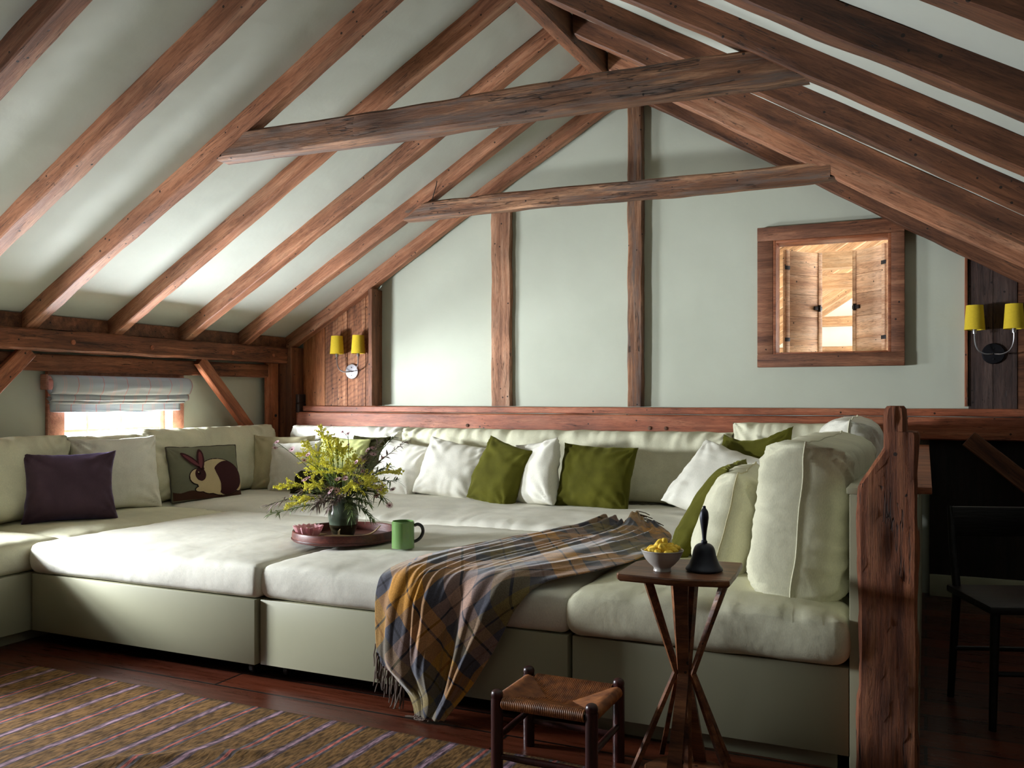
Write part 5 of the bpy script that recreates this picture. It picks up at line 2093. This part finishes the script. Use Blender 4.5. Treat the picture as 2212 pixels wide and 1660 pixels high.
# bowl and puffs
bx_, by_ = -0.748, 2.745
bowl = empty('stoneware_bowl', (bx_, by_, TZT + 0.0005))
tag(bowl, 'small footed stoneware bowl of cheese puffs on the side table', 'bowl')
mb = MB()
mb.lathe(arcprof([(0, 0.004), (0.022, 0.004), (0.024, 0.0), (0.028, 0.0), (0.027, 0.010), (0.040, 0.022), (0.055, 0.040), (0.064, 0.060), (0.0665, 0.064),
                  (0.064, 0.065), (0.058, 0.050), (0.045, 0.030), (0.028, 0.018), (0, 0.014)], 3), 40)
mb.build('bowl_body', M_bowl, bowl, angle=50)
rnd = random.Random(5)
k = 0
puffs = []
for ring, (rr, zz, cnt) in enumerate(((0.044, 0.064, 11), (0.028, 0.072, 8), (0.030, 0.060, 6), (0.012, 0.084, 5))):
    for i in range(cnt):
        a = 2 * math.pi * (i + rnd.random() * .5) / cnt
        p = Vector((bx_ + rr * math.cos(a), by_ + rr * math.sin(a), TZT + zz + rnd.uniform(-.003, .003)))
        ln = rnd.uniform(.011, .016)
        d = Vector((rnd.uniform(-1, 1), rnd.uniform(-1, 1), rnd.uniform(-.4, .7))).normalized()
        s = d.orthogonal().normalized() * .006
        R_ = rnd.uniform(.0075, .0095)
        mb = MB()
        pts = [-d * ln, -d * ln * .9 + s * .15, -d * ln * .5 + s * .7, s, d * ln * .5 + s * .7, d * ln * .9 + s * .15, d * ln]
        mb.tube(pts, [R_ * .45, R_ * .85, R_, R_ * 1.05, R_, R_ * .85, R_ * .45], 14)
        mb.v = [v + Vector([noise.noise(v * 160 + Vector((k, 0, 0))) * .0012 for _ in range(3)]) for v in mb.v]
        o = mb.build('cheese_puff', M_puff, loc=p, angle=180)
        tag(o, 'curved yellow cheese puff heaped in the small stoneware bowl', 'snack', 'cheese puffs in the bowl')
        k += 1

# ------------------------------------------------------------------ rush stool
st = empty('rush_stool', (-1.08, 2.705, 0))
tag(st, 'low dark footstool with a woven rush seat in the foreground', 'footstool')
lx = [(-1.238, 2.572), (-0.920, 2.572), (-1.246, 2.842), (-0.922, 2.842)]
for (x, y) in lx:
    mb = MB()
    Mx = Matrix.Translation((x, y, 0))
    mb.lathe(arcprof([(0, 0), (0.0175, 0.0), (0.0195, 0.01), (0.0195, 0.12), (0.0195, 0.235), (0.0175, 0.243), (0.0185, 0.250), (0.0195, 0.258), (0.016, 0.268), (0.007, 0.273), (0, 0.2735)], 3), 20, Mx)
    child_world(mb, 'leg', M_stool, st, angle=60)
for a, b, zz in ((0, 1, 0.062), (2, 3, 0.085), (0, 2, 0.118), (1, 3, 0.118)):
    mb = MB()
    pa, pb = Vector((*lx[a], zz)), Vector((*lx[b], zz))
    mb.tube([pa, pa.lerp(pb, .3), pa.lerp(pb, .7), pb], [.0085, .011, .011, .0085], 12)
    child_world(mb, 'stretcher', M_stool, st)
seat = empty('seat')
seat.parent = st
# rush seat: strands wound over the four rails, dipping to the centre
x0, x1, y0, y1 = -1.238, -0.921, 2.572, 2.842
cxs, cys = (x0 + x1) / 2, (y0 + y1) / 2
zr_ = 0.232
rr = 0.0165


def rush(name, pts_fn, cnt):
    mb = MB()
    for i in range(cnt):
        mb.tube(pts_fn(i, (i + .5) / cnt), 0.0033, 6)
    o = mb.build(name, M_rush)
    o.parent = seat
    o.matrix_parent_inverse = Matrix.Identity(4)
    o.matrix_local = Matrix.Translation(-Vector(st.location))
    return o


hx, hy = 0.045, 0.0


def zdip(x, y):
    u = abs(x - cxs) / ((x1 - x0) / 2)
    v = abs(y - cys) / ((y1 - y0) / 2)
    m = max(u, v)
    return zr_ + rr - 0.036 * (1 - m ** 1.2) + 0.0006 * noise.noise(Vector((x * 90, y * 90, 0)))


def frontrear(sgn):
    yr = y0 if sgn < 0 else y1

    def f(i, t):
        x = x0 + 0.02 + (x1 - x0 - 0.04) * t
        # inner end on the diagonal seam
        dxc = max(0.0, abs(x - cxs) - hx)
        fr = dxc / ((x1 - x0) / 2 - hx)
        yin = cys + sgn * fr * (y1 - y0) / 2
        pts = []
        for k in range(7):
            y = yin + (yr - yin) * k / 6
            pts.append((x, y, zdip(x, y)))
        for k in range(1, 7):
            a = math.pi * 0.5 - math.pi * k / 6
            pts.append((x, yr + sgn * rr * math.cos(a), zr_ + rr * math.sin(a)))
        return pts
    return f


def leftright(sgn):
    xr_ = x0 if sgn < 0 else x1

    def f(i, t):
        y = y0 + 0.02 + (y1 - y0 - 0.04) * t
        fr = abs(y - cys) / ((y1 - y0) / 2)
        xin = cxs + sgn * (hx + fr * ((x1 - x0) / 2 - hx))
        pts = []
        for k in range(7):
            x = xin + (xr_ - xin) * k / 6
            pts.append((x, y, zdip(x, y)))
        for k in range(1, 7):
            a = math.pi * 0.5 - math.pi * k / 6
            pts.append((xr_ + sgn * rr * math.cos(a), y, zr_ + rr * math.sin(a)))
        return pts
    return f


rush('front_rush', frontrear(-1), 44)
rush('rear_rush', frontrear(1), 44)
rush('side_rush', leftright(-1), 38)
rush('side_rush', leftright(1), 38)
mb = MB()
for zo in (-0.0035,):
    n_ = 20
    vs_ = [(x0 + (x1 - x0) * i / n_, y0 + (y1 - y0) * j / n_, zdip(x0 + (x1 - x0) * i / n_, y0 + (y1 - y0) * j / n_) + zo) for i in range(n_ + 1) for j in range(n_ + 1)]
    fs_ = [(i * (n_ + 1) + j, (i + 1) * (n_ + 1) + j, (i + 1) * (n_ + 1) + j + 1, i * (n_ + 1) + j + 1) for i in range(n_) for j in range(n_)]
    mb.add(vs_, fs_)
o = mb.build('rush_padding', M_stool)
o.parent = seat
o.matrix_parent_inverse = Matrix.Identity(4)
o.matrix_local = Matrix.Translation(-Vector(st.location))

# ------------------------------------------------------------------ sconces
def sconce(px_, pz_, yb_, label, plate_mat):
    r = empty('wall_sconce', (px_, yb_, pz_))
    tag(r, label, 'wall lamp', 'twin shade wall sconces')
    mb = MB()
    Mx = Matrix.Rotation(math.pi / 2, 4, 'X')
    mb.lathe([(0, 0.0), (0.062, 0.0), (0.062, 0.008), (0.057, 0.014), (0, 0.016)], 36, Mx)
    mb.build('backplate', plate_mat, r)
    for z in (-0.032, 0.032):
        mb = MB()
        mb.lathe([(0, 0.018), (0.005, 0.017), (0.006, 0.012)], 10, Mx @ Matrix.Translation((0, z, 0)))
        mb.build('screw', M_black, r)
    for s in (-1, 1):
        mb = MB()
        pts = [Vector((0, -0.015, 0)), Vector((s * 0.012, -0.045, -0.004)), Vector((s * 0.045, -0.062, -0.004)), Vector((s * 0.078, -0.068, 0.014)),
               Vector((s * 0.096, -0.070, 0.048)), Vector((s * 0.102, -0.070, 0.090)), Vector((s * 0.102, -0.070, 0.125))]
        mb.tube(smooth(pts), 0.0045, 8)
        mb.build('arm', M_steel, r)
        mb = MB()
        mb.lathe([(0, 0.118), (0.012, 0.118), (0.013, 0.135), (0.010, 0.15), (0.010, 0.19), (0, 0.19)], 16, Matrix.Translation((s * 0.102, -0.070, 0)))
        mb.build('socket', M_steel, r)
        sh = MB()
        sh.lathe([(0.056, 0.140), (0.046, 0.285), (0.0445, 0.285), (0.0545, 0.140), (0.056, 0.140)], 36, Matrix.Translation((s * 0.102, -0.070, 0)))
        shade = sh.build('lamp_shade', M_yshade, r)
    return r


ks = K(-4.08, 5.87, 1.407)
sconce(ks.x, ks.z, 5.866 * KS, 'small twin sconce with yellow shades on the sawn planks in the left corner', M_steel)
ks = K(0.354, 5.87, 1.455)
sconce(ks.x, ks.z, 5.866 * KS, 'larger looking twin sconce with yellow shades on the dark planks at the right edge', M_iron)

# speaker
sp = empty('small_speaker', K(-4.578, 5.83, 1.083))
tag(sp, 'small black cube speaker standing in the left corner on the rail beam', 'speaker')
mb = MB()
mb.bbox(-0.052, 0.048, -0.05, 0.04, 0.001, 0.076, 0.004)
mb.build('lower_cube', M_black, sp)
mb = MB()
mb.bbox(-0.050, 0.046, -0.048, 0.04, 0.079, 0.150, 0.004)
mb.build('upper_cube', M_black, sp)
mb = MB()
mb.bbox(-0.008, 0.010, -0.0515, -0.0495, 0.010, 0.014, 0.0004)
mb.build('badge', M_steel, sp)

# wire stub near the lower collar beam
mb = MB()
pw = K(-3.03, 5.23, 2.55)
mb.tube([pw + Vector((0.03, 0, -0.03)), pw + Vector((0.05, 0, 0.03)), pw + Vector((0.07, -.01, 0.07)), pw + Vector((0.075, -.01, 0.10))], 0.003, 6)
o = mb.build('wire_stub', M_black)
tag(o, 'short black wire sticking up from the left end of the lower collar beam', 'wire')

# ------------------------------------------------------------------ dark chair beyond the newel post
ch = empty('wooden_chair', (0.33, 3.9, 0), math.radians(20))
tag(ch, 'dark wooden chair barely visible in the shadows right of the newel post', 'chair')
M_dchair = wood('dark_chair_wood', c3(12, 9, 8), c3(22, 17, 15), c3(34, 27, 24), rough=0.4, cracks=0, holes=False)  # dark wood, its colour deepened further for the shadow it stands in
mb = MB(); mb.bbox(-0.2, 0.2, -0.2, 0.2, 0.42, 0.45, 0.008); mb.build('seat', M_dchair, ch)
for (x, y, h) in ((-.17, -.17, .42), (.17, -.17, .42), (-.17, .17, .42), (.17, .17, .42)):
    mb = MB(); mb.tube([(x * 1.1, y * 1.1, 0), (x, y, h)], [.013, .017], 10); mb.build('leg', M_dchair, ch)
for x in (-.17, .17):
    mb = MB(); mb.tube([(x, .17, .44), (x * 1.02, .20, .60), (x * .98, .24, .76)], [.016, .015, .013], 10); mb.build('back_post', M_dchair, ch)
mb = MB(); mb.bbox(-.17, .17, .215, .235, .64, .76, 0.006); mb.build('back_slat', M_dchair, ch)
for y in (-.17, .17):
    mb = MB(); mb.tube([(-.18, y, .2), (.18, y, .2)], .010, 8); mb.build('stretcher', M_dchair, ch)
